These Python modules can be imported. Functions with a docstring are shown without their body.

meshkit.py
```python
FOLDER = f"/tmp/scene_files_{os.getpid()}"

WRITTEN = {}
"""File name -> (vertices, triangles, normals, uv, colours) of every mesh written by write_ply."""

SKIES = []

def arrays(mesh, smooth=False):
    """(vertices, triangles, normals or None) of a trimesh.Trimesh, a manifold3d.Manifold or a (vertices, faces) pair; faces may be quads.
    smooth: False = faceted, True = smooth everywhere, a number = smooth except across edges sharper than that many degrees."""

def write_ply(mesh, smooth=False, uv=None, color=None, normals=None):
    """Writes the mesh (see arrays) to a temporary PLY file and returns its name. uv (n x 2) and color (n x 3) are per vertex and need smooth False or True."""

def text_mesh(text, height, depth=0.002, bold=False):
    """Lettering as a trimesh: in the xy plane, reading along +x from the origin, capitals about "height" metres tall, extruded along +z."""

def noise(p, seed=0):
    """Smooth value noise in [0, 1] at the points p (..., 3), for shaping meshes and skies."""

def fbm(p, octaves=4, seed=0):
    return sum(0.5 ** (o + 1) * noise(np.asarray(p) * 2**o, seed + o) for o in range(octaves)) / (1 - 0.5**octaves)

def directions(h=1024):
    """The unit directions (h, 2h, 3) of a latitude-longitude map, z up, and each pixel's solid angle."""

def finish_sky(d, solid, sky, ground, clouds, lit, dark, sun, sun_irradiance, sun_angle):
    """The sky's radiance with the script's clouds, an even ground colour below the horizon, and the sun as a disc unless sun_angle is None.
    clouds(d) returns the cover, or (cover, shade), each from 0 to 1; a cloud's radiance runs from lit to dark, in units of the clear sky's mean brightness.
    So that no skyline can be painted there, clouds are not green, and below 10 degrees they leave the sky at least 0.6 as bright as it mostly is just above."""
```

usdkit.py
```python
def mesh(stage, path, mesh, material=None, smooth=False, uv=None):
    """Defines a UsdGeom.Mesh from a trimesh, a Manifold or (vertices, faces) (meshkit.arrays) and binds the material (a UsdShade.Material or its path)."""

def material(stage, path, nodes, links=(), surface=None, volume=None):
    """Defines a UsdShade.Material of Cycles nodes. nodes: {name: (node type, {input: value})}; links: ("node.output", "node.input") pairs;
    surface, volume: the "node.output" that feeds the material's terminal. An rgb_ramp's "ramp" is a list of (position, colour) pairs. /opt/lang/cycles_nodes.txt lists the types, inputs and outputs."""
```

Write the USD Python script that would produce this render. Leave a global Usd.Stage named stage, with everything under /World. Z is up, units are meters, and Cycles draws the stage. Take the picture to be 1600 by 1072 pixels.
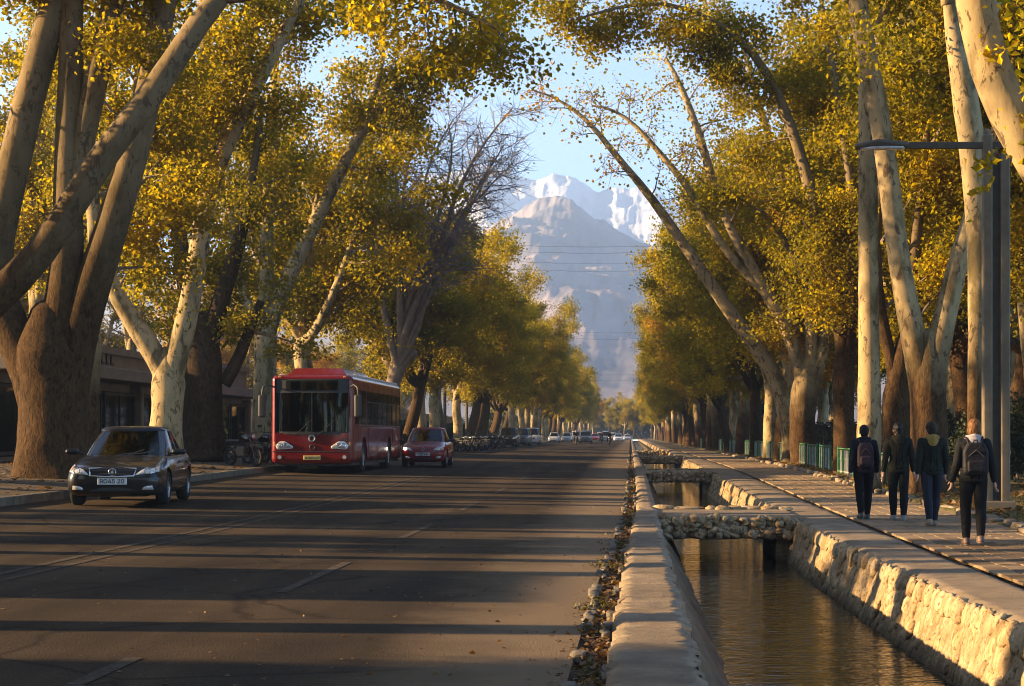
import math, random
import numpy as np, trimesh, manifold3d
from manifold3d import Manifold, CrossSection
import usdkit, meshkit
from pxr import Usd, UsdGeom, UsdLux, UsdShade, Gf, Sdf, Vt
from scipy.interpolate import PchipInterpolator, CubicSpline

stage = Usd.Stage.CreateInMemory()
UsdGeom.SetStageUpAxis(stage, UsdGeom.Tokens.z)
UsdGeom.Xform.Define(stage, '/World')
UsdGeom.Scope.Define(stage, '/World/Looks')
PI = math.pi

# ------------------------------------------------------------------ camera
FPX, VX, VY, EYE = 2900.0, 985.0, 680.0, 1.5       # focal length, vanishing point (1600 px wide picture), eye height
cam = UsdGeom.Camera.Define(stage, '/World/camera')
cam.AddTranslateOp().Set((0, 0, EYE))
cam.AddRotateXYZOp().Set((90, 0, 0))
FOC = 36 * FPX / 1600
cam.CreateFocalLengthAttr(FOC)
cam.CreateHorizontalApertureAttr(36.0)
cam.CreateHorizontalApertureOffsetAttr((800 - VX) / FPX * FOC)
cam.CreateVerticalApertureOffsetAttr((VY - 536) / FPX * FOC)
cam.CreateClippingRangeAttr((0.1, 60000))
cam.CreateExposureAttr(2.78)

# ------------------------------------------------------------------ sky and sun
SUN_EL, SUN_AZ = math.radians(14.0), math.atan2(-1.0, -0.08)
SUN = np.array([math.sin(SUN_AZ) * math.cos(SUN_EL), math.cos(SUN_AZ) * math.cos(SUN_EL), math.sin(SUN_EL)])
usdkit.material(stage, '/World/Looks/sky_light', {
    'sky': ('sky_texture', {'sky_type': 'single_scattering', 'sun_disc': False, 'sun_elevation': SUN_EL, 'sun_rotation': SUN_AZ,
                            'altitude': 3500.0, 'air_density': 1.0, 'aerosol_density': 0.05, 'ozone_density': 3.0}),
    'bg': ('background_shader', {'strength': 0.056})}, [('sky.color', 'bg.color')], surface='bg.background')
dome = UsdLux.DomeLight.Define(stage, '/World/sky')
UsdShade.MaterialBindingAPI.Apply(dome.GetPrim()).Bind(UsdShade.Material.Get(stage, '/World/Looks/sky_light'))
dome.GetPrim().SetCustomDataByKey('kind', 'structure')
sun = UsdLux.DistantLight.Define(stage, '/World/sun')
sun.CreateAngleAttr(0.55); sun.CreateIntensityAttr(1.25); sun.CreateNormalizeAttr(True)
sun.CreateColorAttr(Gf.Vec3f(1.0, 0.69, 0.36))
zax = SUN; xax = np.cross([0, 0, 1], zax); xax /= np.linalg.norm(xax); yax = np.cross(zax, xax)
m4 = Gf.Matrix4d(*[float(t) for t in (*xax, 0, *yax, 0, *zax, 0, 0, 0, 0, 1)])
sun.AddTransformOp().Set(m4)

# ------------------------------------------------------------------ helpers
used = {}
def numbered(parent, name):
    k = used.get((parent, name), 0); used[(parent, name)] = k + 1
    return f'{parent}/{name}' if k == 0 else f'{parent}/{name}_{k:03d}'
def pth(o): return '/World' if o is None else str(o.GetPath())
def tag(o, label=None, cat=None, group=None, kind=None):
    p = o.GetPrim() if hasattr(o, 'GetPrim') else o
    for k, v in (('label', label), ('category', cat), ('group', group), ('kind', kind)):
        if v: p.SetCustomDataByKey(k, v)
    return p
def obj(name, mesh, mat, parent=None, smooth=False, label=None):
    m = usdkit.mesh(stage, numbered(pth(parent), name), mesh, '/World/Looks/' + mat, smooth=smooth)
    if label: tag(m, label)
    return m.GetPrim()
def struct(name, mesh, mat, smooth=False):
    return tag(obj(name, mesh, mat, None, smooth), kind='structure')
def place(x, loc, rz=0.0, sc=1.0):
    x = UsdGeom.Xformable(x)
    x.ClearXformOpOrder()
    x.AddTranslateOp().Set(Gf.Vec3d(*map(float, loc)))
    x.AddRotateZOp().Set(math.degrees(rz))
    x.AddScaleOp().Set(Gf.Vec3f(sc, sc, sc) if np.ndim(sc) == 0 else Gf.Vec3f(*map(float, sc)))
def thing(name, label, cat, loc=(0, 0, 0), rz=0.0, group=None, sc=1.0, kind=None):
    x = UsdGeom.Xform.Define(stage, numbered('/World', name))
    place(x.GetPrim(), loc, rz, sc)
    return tag(x, label, cat, group, kind)
def dup(src, loc, rz=0.0, label=None, group=None, sc=1.0, name=None):
    was = src.GetCustomData()
    base = name or src.GetName()
    if base[-4:-3] == '_' and base[-3:].isdigit(): base = base[:-4]
    x = UsdGeom.Xform.Define(stage, numbered('/World', base)).GetPrim()
    x.GetReferences().AddInternalReference(src.GetPath()); x.SetInstanceable(True)
    place(x, loc, rz, sc)
    return tag(x, label or was['label'], was['category'], group or was.get('group'))

def cat(ms):
    V, F, n = [], [], 0
    for m in ms:
        if hasattr(m, 'to_mesh'): m = tm(m)
        v, f = (m.vertices, m.faces) if hasattr(m, 'vertices') else m
        v = np.asarray(v, float); f = np.asarray(f, int)
        if f.shape[1] == 4: f = np.vstack([f[:, [0, 1, 2]], f[:, [0, 2, 3]]])
        V.append(v); F.append(f + n); n += len(v)
    return np.vstack(V), np.vstack(F)
def tm(m):
    k = m.to_mesh(); return trimesh.Trimesh(np.array(k.vert_properties[:, :3]), np.array(k.tri_verts), process=False)
def mani(m):
    t = trimesh.Trimesh(np.asarray(m[0], float), np.asarray(m[1]), process=False) if isinstance(m, tuple) else m
    t = trimesh.Trimesh(t.vertices, t.faces, process=True)
    if t.volume < 0: t.invert()
    return Manifold(manifold3d.Mesh(np.asarray(t.vertices, np.float32), np.asarray(t.faces, np.uint32)))
def box(x0, x1, y0, y1, z0, z1):
    v = np.array([[x, y, z] for x in (x0, x1) for y in (y0, y1) for z in (z0, z1)], float)
    f = np.array([[0, 1, 3, 2], [4, 6, 7, 5], [0, 4, 5, 1], [2, 3, 7, 6], [0, 2, 6, 4], [1, 5, 7, 3]])
    return v, np.vstack([f[:, [0, 1, 2]], f[:, [0, 2, 3]]])
def rbox(x0, x1, y0, y1, z0, z1, r=0.03, n=8):
    s = Manifold.sphere(r, n)
    return Manifold.batch_hull([s.translate((x, y, z)) for x in (x0 + r, x1 - r) for y in (y0 + r, y1 - r) for z in (z0 + r, z1 - r)])
def grid(P):
    """P (m, n, 3) -> vertices and triangles."""
    m, n = P.shape[:2]
    i = (np.arange(m - 1)[:, None] * n + np.arange(n - 1)[None]).ravel()
    f = np.vstack([np.stack([i, i + n, i + n + 1], 1), np.stack([i, i + n + 1, i + 1], 1)])
    return P.reshape(-1, 3), f
def tube(path, rad, n=8, cap=True, squash=None):
    path = np.asarray(path, float); rad = np.broadcast_to(np.asarray(rad, float), len(path))
    t = np.gradient(path, axis=0); t /= np.linalg.norm(t, axis=1, keepdims=True) + 1e-12
    a = np.array([1.0, 0, 0]) if abs(t[0][0]) < 0.8 else np.array([0, 1.0, 0])
    R = []
    for k in range(len(path)):
        a = a - t[k] * (a @ t[k]); a /= np.linalg.norm(a); b = np.cross(t[k], a)
        th = np.arange(n) / n * 2 * PI
        R.append(path[k] + rad[k] * (np.cos(th)[:, None] * a + np.sin(th)[:, None] * b))
    v = np.array(R).reshape(-1, 3); m = len(path)
    i = (np.arange(m - 1)[:, None] * n + np.arange(n)[None]).ravel(); j = (np.arange(m - 1)[:, None] * n + (np.arange(n)[None] + 1) % n).ravel()
    f = [np.stack([i, j, j + n], 1), np.stack([i, j + n, i + n], 1)]
    if cap:
        v = np.vstack([v, path[:1], path[-1:]]); k = np.arange(n); k2 = (k + 1) % n
        f += [np.stack([k2, k, np.full(n, m * n)], 1), np.stack([(m - 1) * n + k, (m - 1) * n + k2, np.full(n, m * n + 1)], 1)]
    return v, np.vstack(f)
def spline(pts, n, w=None):
    pts = np.asarray(pts, float); s = np.concatenate([[0], np.cumsum(np.linalg.norm(np.diff(pts[:, :3], axis=0), axis=1))]) if len(pts) > 1 else [0]
    q = np.linspace(0, s[-1], n)
    out = CubicSpline(s, pts)(q) if len(pts) > 3 else PchipInterpolator(s, pts)(q)
    return out
def xf(m, M):
    v, f = (m.vertices, m.faces) if hasattr(m, 'vertices') else m
    return np.asarray(v) @ np.asarray(M)[:3, :3].T + np.asarray(M)[:3, 3], f
def mv(m, d):
    v, f = (m.vertices, m.faces) if hasattr(m, 'vertices') else m
    return np.asarray(v, float) + np.asarray(d, float), f
def rotz(a): return trimesh.transformations.rotation_matrix(a, [0, 0, 1])
def rotx(a): return trimesh.transformations.rotation_matrix(a, [1, 0, 0])
def roty(a): return trimesh.transformations.rotation_matrix(a, [0, 1, 0])
def at(x, y, d):
    """A photograph pixel's place at depth d."""
    return np.array([(x - VX) * d / FPX, d, EYE + (VY - y) * d / FPX])
def smooth01(a, b, x):
    t = np.clip((np.asarray(x, float) - a) / (b - a), 0, 1); return t * t * (3 - 2 * t)
def rise(Y): return 0.25 * smooth01(25, 80, Y)
def road_z(X, Y): return rise(Y) + 0.018 * np.maximum(0, -np.asarray(X, float))
def coping_x(Y): return -0.12 + 0.30 * smooth01(8, 45, Y)      # left edge of the canal's left coping
def road_edge(Y): return coping_x(Y) - 0.27
def wall_x(Y): return 2.86 + 0.30 * np.exp(-np.maximum(np.asarray(Y, float) - 12, -8) / 16.0)
def fbm(p, o=4, seed=0): return meshkit.fbm(np.asarray(p, float), o, seed)

# ------------------------------------------------------------------ materials
def M(name, nodes, links, surface='p.BSDF', **k): return usdkit.material(stage, '/World/Looks/' + name, nodes, links, surface=surface, **k)
def plain(name, col, rough=0.6, var=0.12, scale=6.0, bump=0.0, bscale=40.0, detail=3, **kw):
    """A colour with soft variation and fine relief."""
    c = np.array(col, float)
    nodes = {'tc': ('texture_coordinate', {}), 'n': ('noise_texture', {'scale': scale, 'detail': float(detail), 'roughness': 0.6}),
             'r': ('rgb_ramp', {'ramp': [(0.25, tuple(c * (1 - var))), (0.75, tuple(np.minimum(c * (1 + var), 1)))]}),
             'p': ('principled_bsdf', {'roughness': rough, **({'specular_ior_level': 0.15} if rough > 0.8 else {}), **kw})}
    links = [('tc.object', 'n.vector'), ('n.fac', 'r.fac'), ('r.color', 'p.base_color')]
    if bump:
        nodes['n2'] = ('noise_texture', {'scale': bscale, 'detail': 4.0}); nodes['b'] = ('bump', {'strength': 0.7, 'distance': bump})
        links += [('tc.object', 'n2.vector'), ('n2.fac', 'b.height'), ('b.normal', 'p.normal')]
    return M(name, nodes, links)

M('asphalt', {
    'g': ('geometry', {}), 'xyz': ('separate_xyz', {}),
    'n1': ('noise_texture', {'scale': 0.35, 'detail': 5.0, 'roughness': 0.6}), 'n2': ('noise_texture', {'scale': 60.0, 'detail': 2.0}),
    'map': ('mapping', {'scale': (1.2, 0.06, 1.0)}), 'n3': ('noise_texture', {'scale': 1.0, 'detail': 4.0}),
    'r1': ('rgb_ramp', {'ramp': [(0.3, (0.033, 0.023, 0.0135)), (0.7, (0.066, 0.047, 0.028))]}),
    'r3': ('rgb_ramp', {'ramp': [(0.3, (0.6, 0.6, 0.6)), (0.5, (0.95, 0.93, 0.9)), (0.68, (1.35, 1.3, 1.2))]}),
    'mx': ('mix', {'mix_type': 'multiply', 'fac': 1.0}), 'sp': ('rgb_ramp', {'ramp': [(0.4, (0.7, 0.7, 0.7)), (0.72, (1.5, 1.45, 1.35))]}),
    'mx2': ('mix', {'mix_type': 'multiply', 'fac': 0.8}),
    'dn': ('noise_texture', {'scale': 0.9, 'detail': 6.0, 'roughness': 0.65}), 'da': ('math', {'math_type': 'multiply_add', 'value2': 1.3, 'value3': -0.65}),
    'ds': ('math', {'math_type': 'add'}), 'dr': ('map_range', {'from_min': -1.75, 'from_max': -0.75, 'to_min': 0.0, 'to_max': 0.85, 'clamp': True}),
    'dust': ('mix', {'color2': (0.19, 0.135, 0.08)}),
    'vor': ('voronoi_texture', {'feature': 'distance_to_edge', 'scale': 0.55}), 'vw': ('noise_texture', {'scale': 1.3, 'detail': 4.0}),
    'vmix': ('mix', {'fac': 0.25}), 'cr': ('rgb_ramp', {'ramp': [(0.0, (0.35, 0.35, 0.35)), (0.02, (1, 1, 1))]}), 'mx3': ('mix', {'mix_type': 'multiply', 'fac': 0.8}),
    'b': ('bump', {'strength': 0.6, 'distance': 0.012}), 'p': ('principled_bsdf', {'roughness': 0.9, 'specular_ior_level': 0.08})},
  [('g.position', 'xyz.vector'), ('g.position', 'n1.vector'), ('g.position', 'n2.vector'), ('g.position', 'map.vector'), ('map.vector', 'n3.vector'),
   ('n1.fac', 'r1.fac'), ('n3.fac', 'r3.fac'), ('r1.color', 'mx.color1'), ('r3.color', 'mx.color2'), ('n2.fac', 'sp.fac'), ('mx.color', 'mx2.color1'), ('sp.color', 'mx2.color2'),
   ('g.position', 'dn.vector'), ('dn.fac', 'da.value1'), ('da.value', 'ds.value1'), ('xyz.x', 'ds.value2'), ('ds.value', 'dr.value'),
   ('g.position', 'vw.vector'), ('g.position', 'vmix.color1'), ('vw.color', 'vmix.color2'), ('vmix.color', 'vor.vector'), ('vor.distance', 'cr.fac'),
   ('mx2.color', 'mx3.color1'), ('cr.color', 'mx3.color2'), ('mx3.color', 'dust.color1'), ('dr.result', 'dust.fac'), ('dust.color', 'p.base_color'),
   ('n2.fac', 'b.height'), ('b.normal', 'p.normal')])
M('worn_paint', {
    'g': ('geometry', {}), 'n': ('noise_texture', {'scale': 9.0, 'detail': 6.0, 'roughness': 0.75}),
    'r': ('rgb_ramp', {'ramp': [(0.42, (0.048, 0.037, 0.026)), (0.72, (0.115, 0.092, 0.064))]}), 'p': ('principled_bsdf', {'roughness': 0.95, 'specular_ior_level': 0.08})},
  [('g.position', 'n.vector'), ('n.fac', 'r.fac'), ('r.color', 'p.base_color')])
plain('packed_earth', (0.085, 0.062, 0.038), 0.95, 0.35, 1.3, 0.03, 14)
plain('grass_earth', (0.08, 0.068, 0.028), 0.95, 0.45, 1.5, 0.04, 20)
plain('kerb_stone', (0.13, 0.108, 0.08), 0.9, 0.3, 3.0, 0.02, 25)
M('coping_stone', {
    'g': ('geometry', {}), 'n': ('noise_texture', {'scale': 2.2, 'detail': 6.0, 'roughness': 0.65}), 'n2': ('noise_texture', {'scale': 38.0, 'detail': 4.0, 'roughness': 0.7}),
    'oi': ('object_info', {}), 'rr': ('rgb_ramp', {'ramp': [(0.0, (0.85, 0.85, 0.85)), (1.0, (1.15, 1.12, 1.08))]}), 'm2': ('mix', {'mix_type': 'multiply', 'fac': 1.0}),
    'r': ('rgb_ramp', {'ramp': [(0.25, (0.13, 0.098, 0.066)), (0.5, (0.215, 0.165, 0.11)), (0.75, (0.29, 0.228, 0.155))]}),
    'r2': ('rgb_ramp', {'ramp': [(0.28, (0.45, 0.42, 0.4)), (0.42, (1, 1, 1))]}), 'm': ('mix', {'mix_type': 'multiply', 'fac': 0.9}),
    'b': ('bump', {'strength': 0.8, 'distance': 0.012}), 'p': ('principled_bsdf', {'roughness': 0.95, 'specular_ior_level': 0.12})},
  [('g.position', 'n.vector'), ('g.position', 'n2.vector'), ('n.fac', 'r.fac'), ('n2.fac', 'r2.fac'), ('r.color', 'm.color1'), ('r2.color', 'm.color2'),
   ('oi.random', 'rr.fac'), ('m.color', 'm2.color1'), ('rr.color', 'm2.color2'), ('m2.color', 'p.base_color'), ('n2.fac', 'b.height'), ('b.normal', 'p.normal')])
M('canal_stone', {
    'g': ('geometry', {}), 'n': ('noise_texture', {'scale': 4.0, 'detail': 6.0, 'roughness': 0.65}), 'n2': ('noise_texture', {'scale': 26.0, 'detail': 4.0}),
    'map': ('mapping', {'scale': (6.0, 6.0, 1.0)}), 'n3': ('noise_texture', {'scale': 1.6, 'detail': 4.0}),
    'r': ('rgb_ramp', {'ramp': [(0.25, (0.17, 0.115, 0.06)), (0.45, (0.31, 0.23, 0.135)), (0.75, (0.43, 0.34, 0.22))]}),
    'r2': ('rgb_ramp', {'ramp': [(0.33, (0.22, 0.17, 0.12)), (0.44, (1, 1, 1))]}), 'm': ('mix', {'mix_type': 'multiply', 'fac': 0.85}),
    'r3': ('rgb_ramp', {'ramp': [(0.35, (0.70, 0.60, 0.45)), (0.6, (1, 1, 1))]}), 'm3': ('mix', {'mix_type': 'multiply', 'fac': 0.8}),
    'oi': ('object_info', {}), 'rr': ('rgb_ramp', {'ramp': [(0.0, (0.72, 0.68, 0.6)), (0.5, (1, 1, 1)), (1.0, (1.22, 1.2, 1.16))]}), 'm5': ('mix', {'mix_type': 'multiply', 'fac': 1.0}), 'xyz': ('separate_xyz', {}), 'low_dark': ('map_range', {'from_min': -0.70, 'from_max': -0.50, 'to_min': 0.75, 'to_max': 0.0, 'clamp': True}), 'm4': ('mix', {'color2': (0.035, 0.03, 0.018)}),  # stone darkens towards the bottom of the wall
    'b': ('bump', {'strength': 0.9, 'distance': 0.02}), 'p': ('principled_bsdf', {'roughness': 0.92, 'specular_ior_level': 0.12})},
  [('g.position', 'n.vector'), ('g.position', 'n2.vector'), ('g.position', 'map.vector'), ('map.vector', 'n3.vector'), ('n3.fac', 'r3.fac'), ('g.position', 'xyz.vector'), ('xyz.z', 'low_dark.value'),
   ('n.fac', 'r.fac'), ('n2.fac', 'r2.fac'), ('r.color', 'm.color1'), ('r2.color', 'm.color2'), ('m.color', 'm3.color1'), ('r3.color', 'm3.color2'),
   ('oi.random', 'rr.fac'), ('m3.color', 'm5.color1'), ('rr.color', 'm5.color2'), ('m5.color', 'm4.color1'), ('low_dark.result', 'm4.fac'), ('m4.color', 'p.base_color'), ('n2.fac', 'b.height'), ('b.normal', 'p.normal')])
M('paver', {
    'g': ('geometry', {}), 'oi': ('object_info', {}), 'n': ('noise_texture', {'scale': 1.1, 'detail': 5.0}), 'n2': ('noise_texture', {'scale': 45.0, 'detail': 3.0}),
    'ad': ('math', {'math_type': 'add'}), 'fr': ('math', {'math_type': 'fraction'}),
    'r': ('rgb_ramp', {'ramp': [(0.0, (0.11, 0.075, 0.043)), (0.5, (0.19, 0.132, 0.078)), (1.0, (0.29, 0.21, 0.128))]}),
    'r2': ('rgb_ramp', {'ramp': [(0.3, (0.6, 0.58, 0.55)), (0.7, (1.1, 1.08, 1.05))]}), 'm': ('mix', {'mix_type': 'multiply', 'fac': 0.9}),
    'b': ('bump', {'strength': 0.8, 'distance': 0.01}), 'p': ('principled_bsdf', {'roughness': 0.92, 'specular_ior_level': 0.12})},
  [('g.position', 'n.vector'), ('g.position', 'n2.vector'), ('oi.random', 'ad.value1'), ('g.random_per_island', 'ad.value2'), ('ad.value', 'fr.value1'), ('fr.value', 'r.fac'),
   ('n.fac', 'r2.fac'), ('r.color', 'm.color1'), ('r2.color', 'm.color2'), ('m.color', 'p.base_color'), ('n2.fac', 'b.height'), ('b.normal', 'p.normal')])
M('water', {
    'g': ('geometry', {}), 'map': ('mapping', {'scale': (1.1, 3.6, 1.0)}), 'n': ('noise_texture', {'scale': 1.3, 'detail': 3.0, 'roughness': 0.5, 'distortion': 0.8}),
    'map2': ('mapping', {'scale': (5.0, 11.0, 1.0), 'rotation': (0, 0, 0.25)}), 'n2': ('noise_texture', {'scale': 1.4, 'detail': 2.0}),
    'mm': ('mix', {'fac': 0.35}),
    'b': ('bump', {'strength': 0.6, 'distance': 0.06}),
    'n3': ('noise_texture', {'scale': 0.7, 'detail': 4.0}), 'r': ('rgb_ramp', {'ramp': [(0.3, (0.008, 0.008, 0.003)), (0.7, (0.022, 0.019, 0.007))]}),
    'p': ('principled_bsdf', {'roughness': 0.04, 'ior': 1.33, 'specular_ior_level': 0.6})},
  [('g.position', 'map.vector'), ('map.vector', 'n.vector'), ('g.position', 'map2.vector'), ('map2.vector', 'n2.vector'), ('n.color', 'mm.color1'), ('n2.color', 'mm.color2'),
   ('mm.color', 'b.height'), ('b.normal', 'p.normal'), ('g.position', 'n3.vector'), ('n3.fac', 'r.fac'), ('r.color', 'p.base_color')])

def bark(name, z0, z1, pale=(0.33, 0.245, 0.125), mid=(0.12, 0.09, 0.04), dark=(0.052, 0.029, 0.012)):
    """Plane-tree bark: rough brown below, flaking to cream and olive patches above the height z0..z1."""
    M(name, {
        'g': ('geometry', {}), 'xyz': ('separate_xyz', {}), 'map': ('mapping', {'scale': (1.0, 1.0, 0.45)}),
        'wn': ('noise_texture', {'scale': 2.0, 'detail': 5.0, 'roughness': 0.6}), 'wr': ('rgb_ramp', {'ramp': [(0.36, mid), (0.48, tuple(np.array(pale) * 0.85)), (0.6, pale)]}),
        'fl': ('noise_texture', {'scale': 6.0, 'detail': 6.0, 'roughness': 0.7, 'distortion': 0.8}), 'flr': ('rgb_ramp', {'ramp': [(0.56, (0, 0, 0)), (0.585, (1, 1, 1))]}),
        'm1': ('mix', {'color2': (0.10, 0.07, 0.038)}),
        'mapr': ('mapping', {'scale': (8.0, 8.0, 2.8)}), 'rn': ('noise_texture', {'scale': 1.5, 'detail': 7.0, 'roughness': 0.68, 'distortion': 1.2}),
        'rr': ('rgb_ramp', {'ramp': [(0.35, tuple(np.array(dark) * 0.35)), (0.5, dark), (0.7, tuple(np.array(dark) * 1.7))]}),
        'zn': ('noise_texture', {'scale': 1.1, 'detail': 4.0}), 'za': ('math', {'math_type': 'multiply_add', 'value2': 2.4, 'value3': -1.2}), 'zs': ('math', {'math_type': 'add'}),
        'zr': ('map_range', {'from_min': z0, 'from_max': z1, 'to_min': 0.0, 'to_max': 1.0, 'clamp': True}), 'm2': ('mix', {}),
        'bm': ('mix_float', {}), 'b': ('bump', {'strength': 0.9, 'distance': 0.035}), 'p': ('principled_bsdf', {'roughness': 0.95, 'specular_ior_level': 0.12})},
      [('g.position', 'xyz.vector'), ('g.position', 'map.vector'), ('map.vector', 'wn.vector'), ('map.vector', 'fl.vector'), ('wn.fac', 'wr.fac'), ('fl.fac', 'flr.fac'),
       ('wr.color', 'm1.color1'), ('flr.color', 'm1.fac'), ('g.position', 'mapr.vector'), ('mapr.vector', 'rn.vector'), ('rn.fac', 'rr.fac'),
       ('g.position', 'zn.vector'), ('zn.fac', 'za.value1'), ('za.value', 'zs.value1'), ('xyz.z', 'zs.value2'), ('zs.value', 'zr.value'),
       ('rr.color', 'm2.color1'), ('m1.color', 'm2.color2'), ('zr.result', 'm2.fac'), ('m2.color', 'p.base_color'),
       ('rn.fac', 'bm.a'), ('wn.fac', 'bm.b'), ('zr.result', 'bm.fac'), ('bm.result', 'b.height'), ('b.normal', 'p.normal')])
bark('bark_pale', 0.2, 1.2)
bark('bark_mottled', 2.2, 4.6)
bark('bark_brown', 4.5, 8.5, pale=(0.20, 0.145, 0.075))
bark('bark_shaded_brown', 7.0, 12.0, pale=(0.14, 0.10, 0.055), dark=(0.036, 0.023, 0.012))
plain('twig', (0.19, 0.14, 0.10), 0.9, 0.25, 4.0)
plain('twig_grey', (0.20, 0.165, 0.135), 0.9, 0.25, 4.0)
def leaves(name, ramp, trans=0.5):
    M(name, {
        'g': ('geometry', {}), 'n': ('noise_texture', {'scale': 0.42, 'detail': 3.0, 'roughness': 0.6}),
        'nm': ('math', {'math_type': 'multiply_add', 'value2': 1.5, 'value3': -0.5}), 'im': ('math', {'math_type': 'multiply_add', 'value2': 0.55}), 'sb': ('math', {'math_type': 'add', 'value2': -0.27}),
        'r': ('rgb_ramp', {'ramp': ramp}), 'p': ('principled_bsdf', {'roughness': 0.55, 'specular_ior_level': 0.3}),
        'tm': ('mix', {'mix_type': 'multiply', 'fac': 1.0, 'color2': (1.5, 1.25, 0.55)}), 't': ('translucent_bsdf', {}), 'mx': ('mix_closure', {'fac': trans})},
      [('g.position', 'n.vector'), ('n.fac', 'nm.value1'), ('g.random_per_island', 'im.value1'), ('nm.value', 'im.value3'), ('im.value', 'sb.value1'), ('sb.value', 'r.fac'),
       ('r.color', 'p.base_color'), ('r.color', 'tm.color1'), ('tm.color', 't.color'), ('p.BSDF', 'mx.closure1'), ('t.BSDF', 'mx.closure2')], surface='mx.closure')
leaves('leaf_gold', [(0.0, (0.20, 0.18, 0.008)), (0.25, (0.44, 0.365, 0.010)), (0.6, (0.72, 0.525, 0.012)), (0.88, (0.82, 0.53, 0.016)), (1.0, (0.65, 0.34, 0.02))], 0.7)
leaves('leaf_olive', [(0.0, (0.165, 0.155, 0.010)), (0.35, (0.37, 0.315, 0.011)), (0.65, (0.64, 0.48, 0.013)), (0.9, (0.77, 0.51, 0.016)), (1.0, (0.60, 0.31, 0.02))], 0.7)
leaves('leaf_russet', [(0.0, (0.30, 0.19, 0.012)), (0.35, (0.54, 0.31, 0.014)), (0.65, (0.68, 0.34, 0.018)), (1.0, (0.50, 0.20, 0.02))], 0.62)
leaves('leaf_dry', [(0.0, (0.12, 0.065, 0.02)), (0.5, (0.30, 0.18, 0.035)), (1.0, (0.52, 0.36, 0.06))], 0.2)
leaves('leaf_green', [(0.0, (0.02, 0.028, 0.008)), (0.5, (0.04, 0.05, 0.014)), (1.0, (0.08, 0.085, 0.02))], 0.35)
leaves('leaf_weed', [(0.0, (0.07, 0.06, 0.02)), (0.5, (0.16, 0.13, 0.03)), (1.0, (0.30, 0.21, 0.05))], 0.35)
plain('shade_toned_wall_stone', (0.12, 0.085, 0.048), 0.95, 0.35, 3.0, 0.02, 22)  # left wall's shade is put into this darker stone colour
# ------------------------------------------------------------------ ground, road, canal
rs = np.random.default_rng(7)
ys = np.unique(np.concatenate([np.arange(-30, 10, 4.0), np.arange(10, 80, 1.0), np.arange(80, 200, 5.0), np.arange(200, 641, 20.0)]))
KERB = -11.3
U, Y = np.meshgrid(np.linspace(0, 1, 30), ys); X = KERB + (road_edge(Y) - KERB) * U
struct('road', grid(np.stack([X, Y, road_z(X, Y)], -1)), 'asphalt', True)
def strip(x0, x1, y0, y1, dz):
    yy = np.unique(np.concatenate([ys[(ys > y0) & (ys < y1)], [y0, y1]])); xx = np.array([x0, x1]); X, Y = np.meshgrid(xx, yy)
    return grid(np.stack([X, Y, np.interp(Y, ys, rise(ys)) + 0.018 * np.maximum(0, -X) + dz], -1))
marks = thing('lane_markings', 'worn double white centre line and faint dashes on the asphalt', 'road markings')
marks.SetCustomDataByKey('kind', 'structure')
obj('centre_line', strip(-6.34, -6.24, -20, 500, 0.005), 'worn_paint', marks, True)
obj('centre_line', strip(-6.06, -5.96, -20, 500, 0.005), 'worn_paint', marks, True)
y = 8.0
while y < 150:
    obj('lane_dash', strip(-3.26, -3.15, y, y + 4.0, 0.005), 'worn_paint', marks, True); y += 9.0

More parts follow.
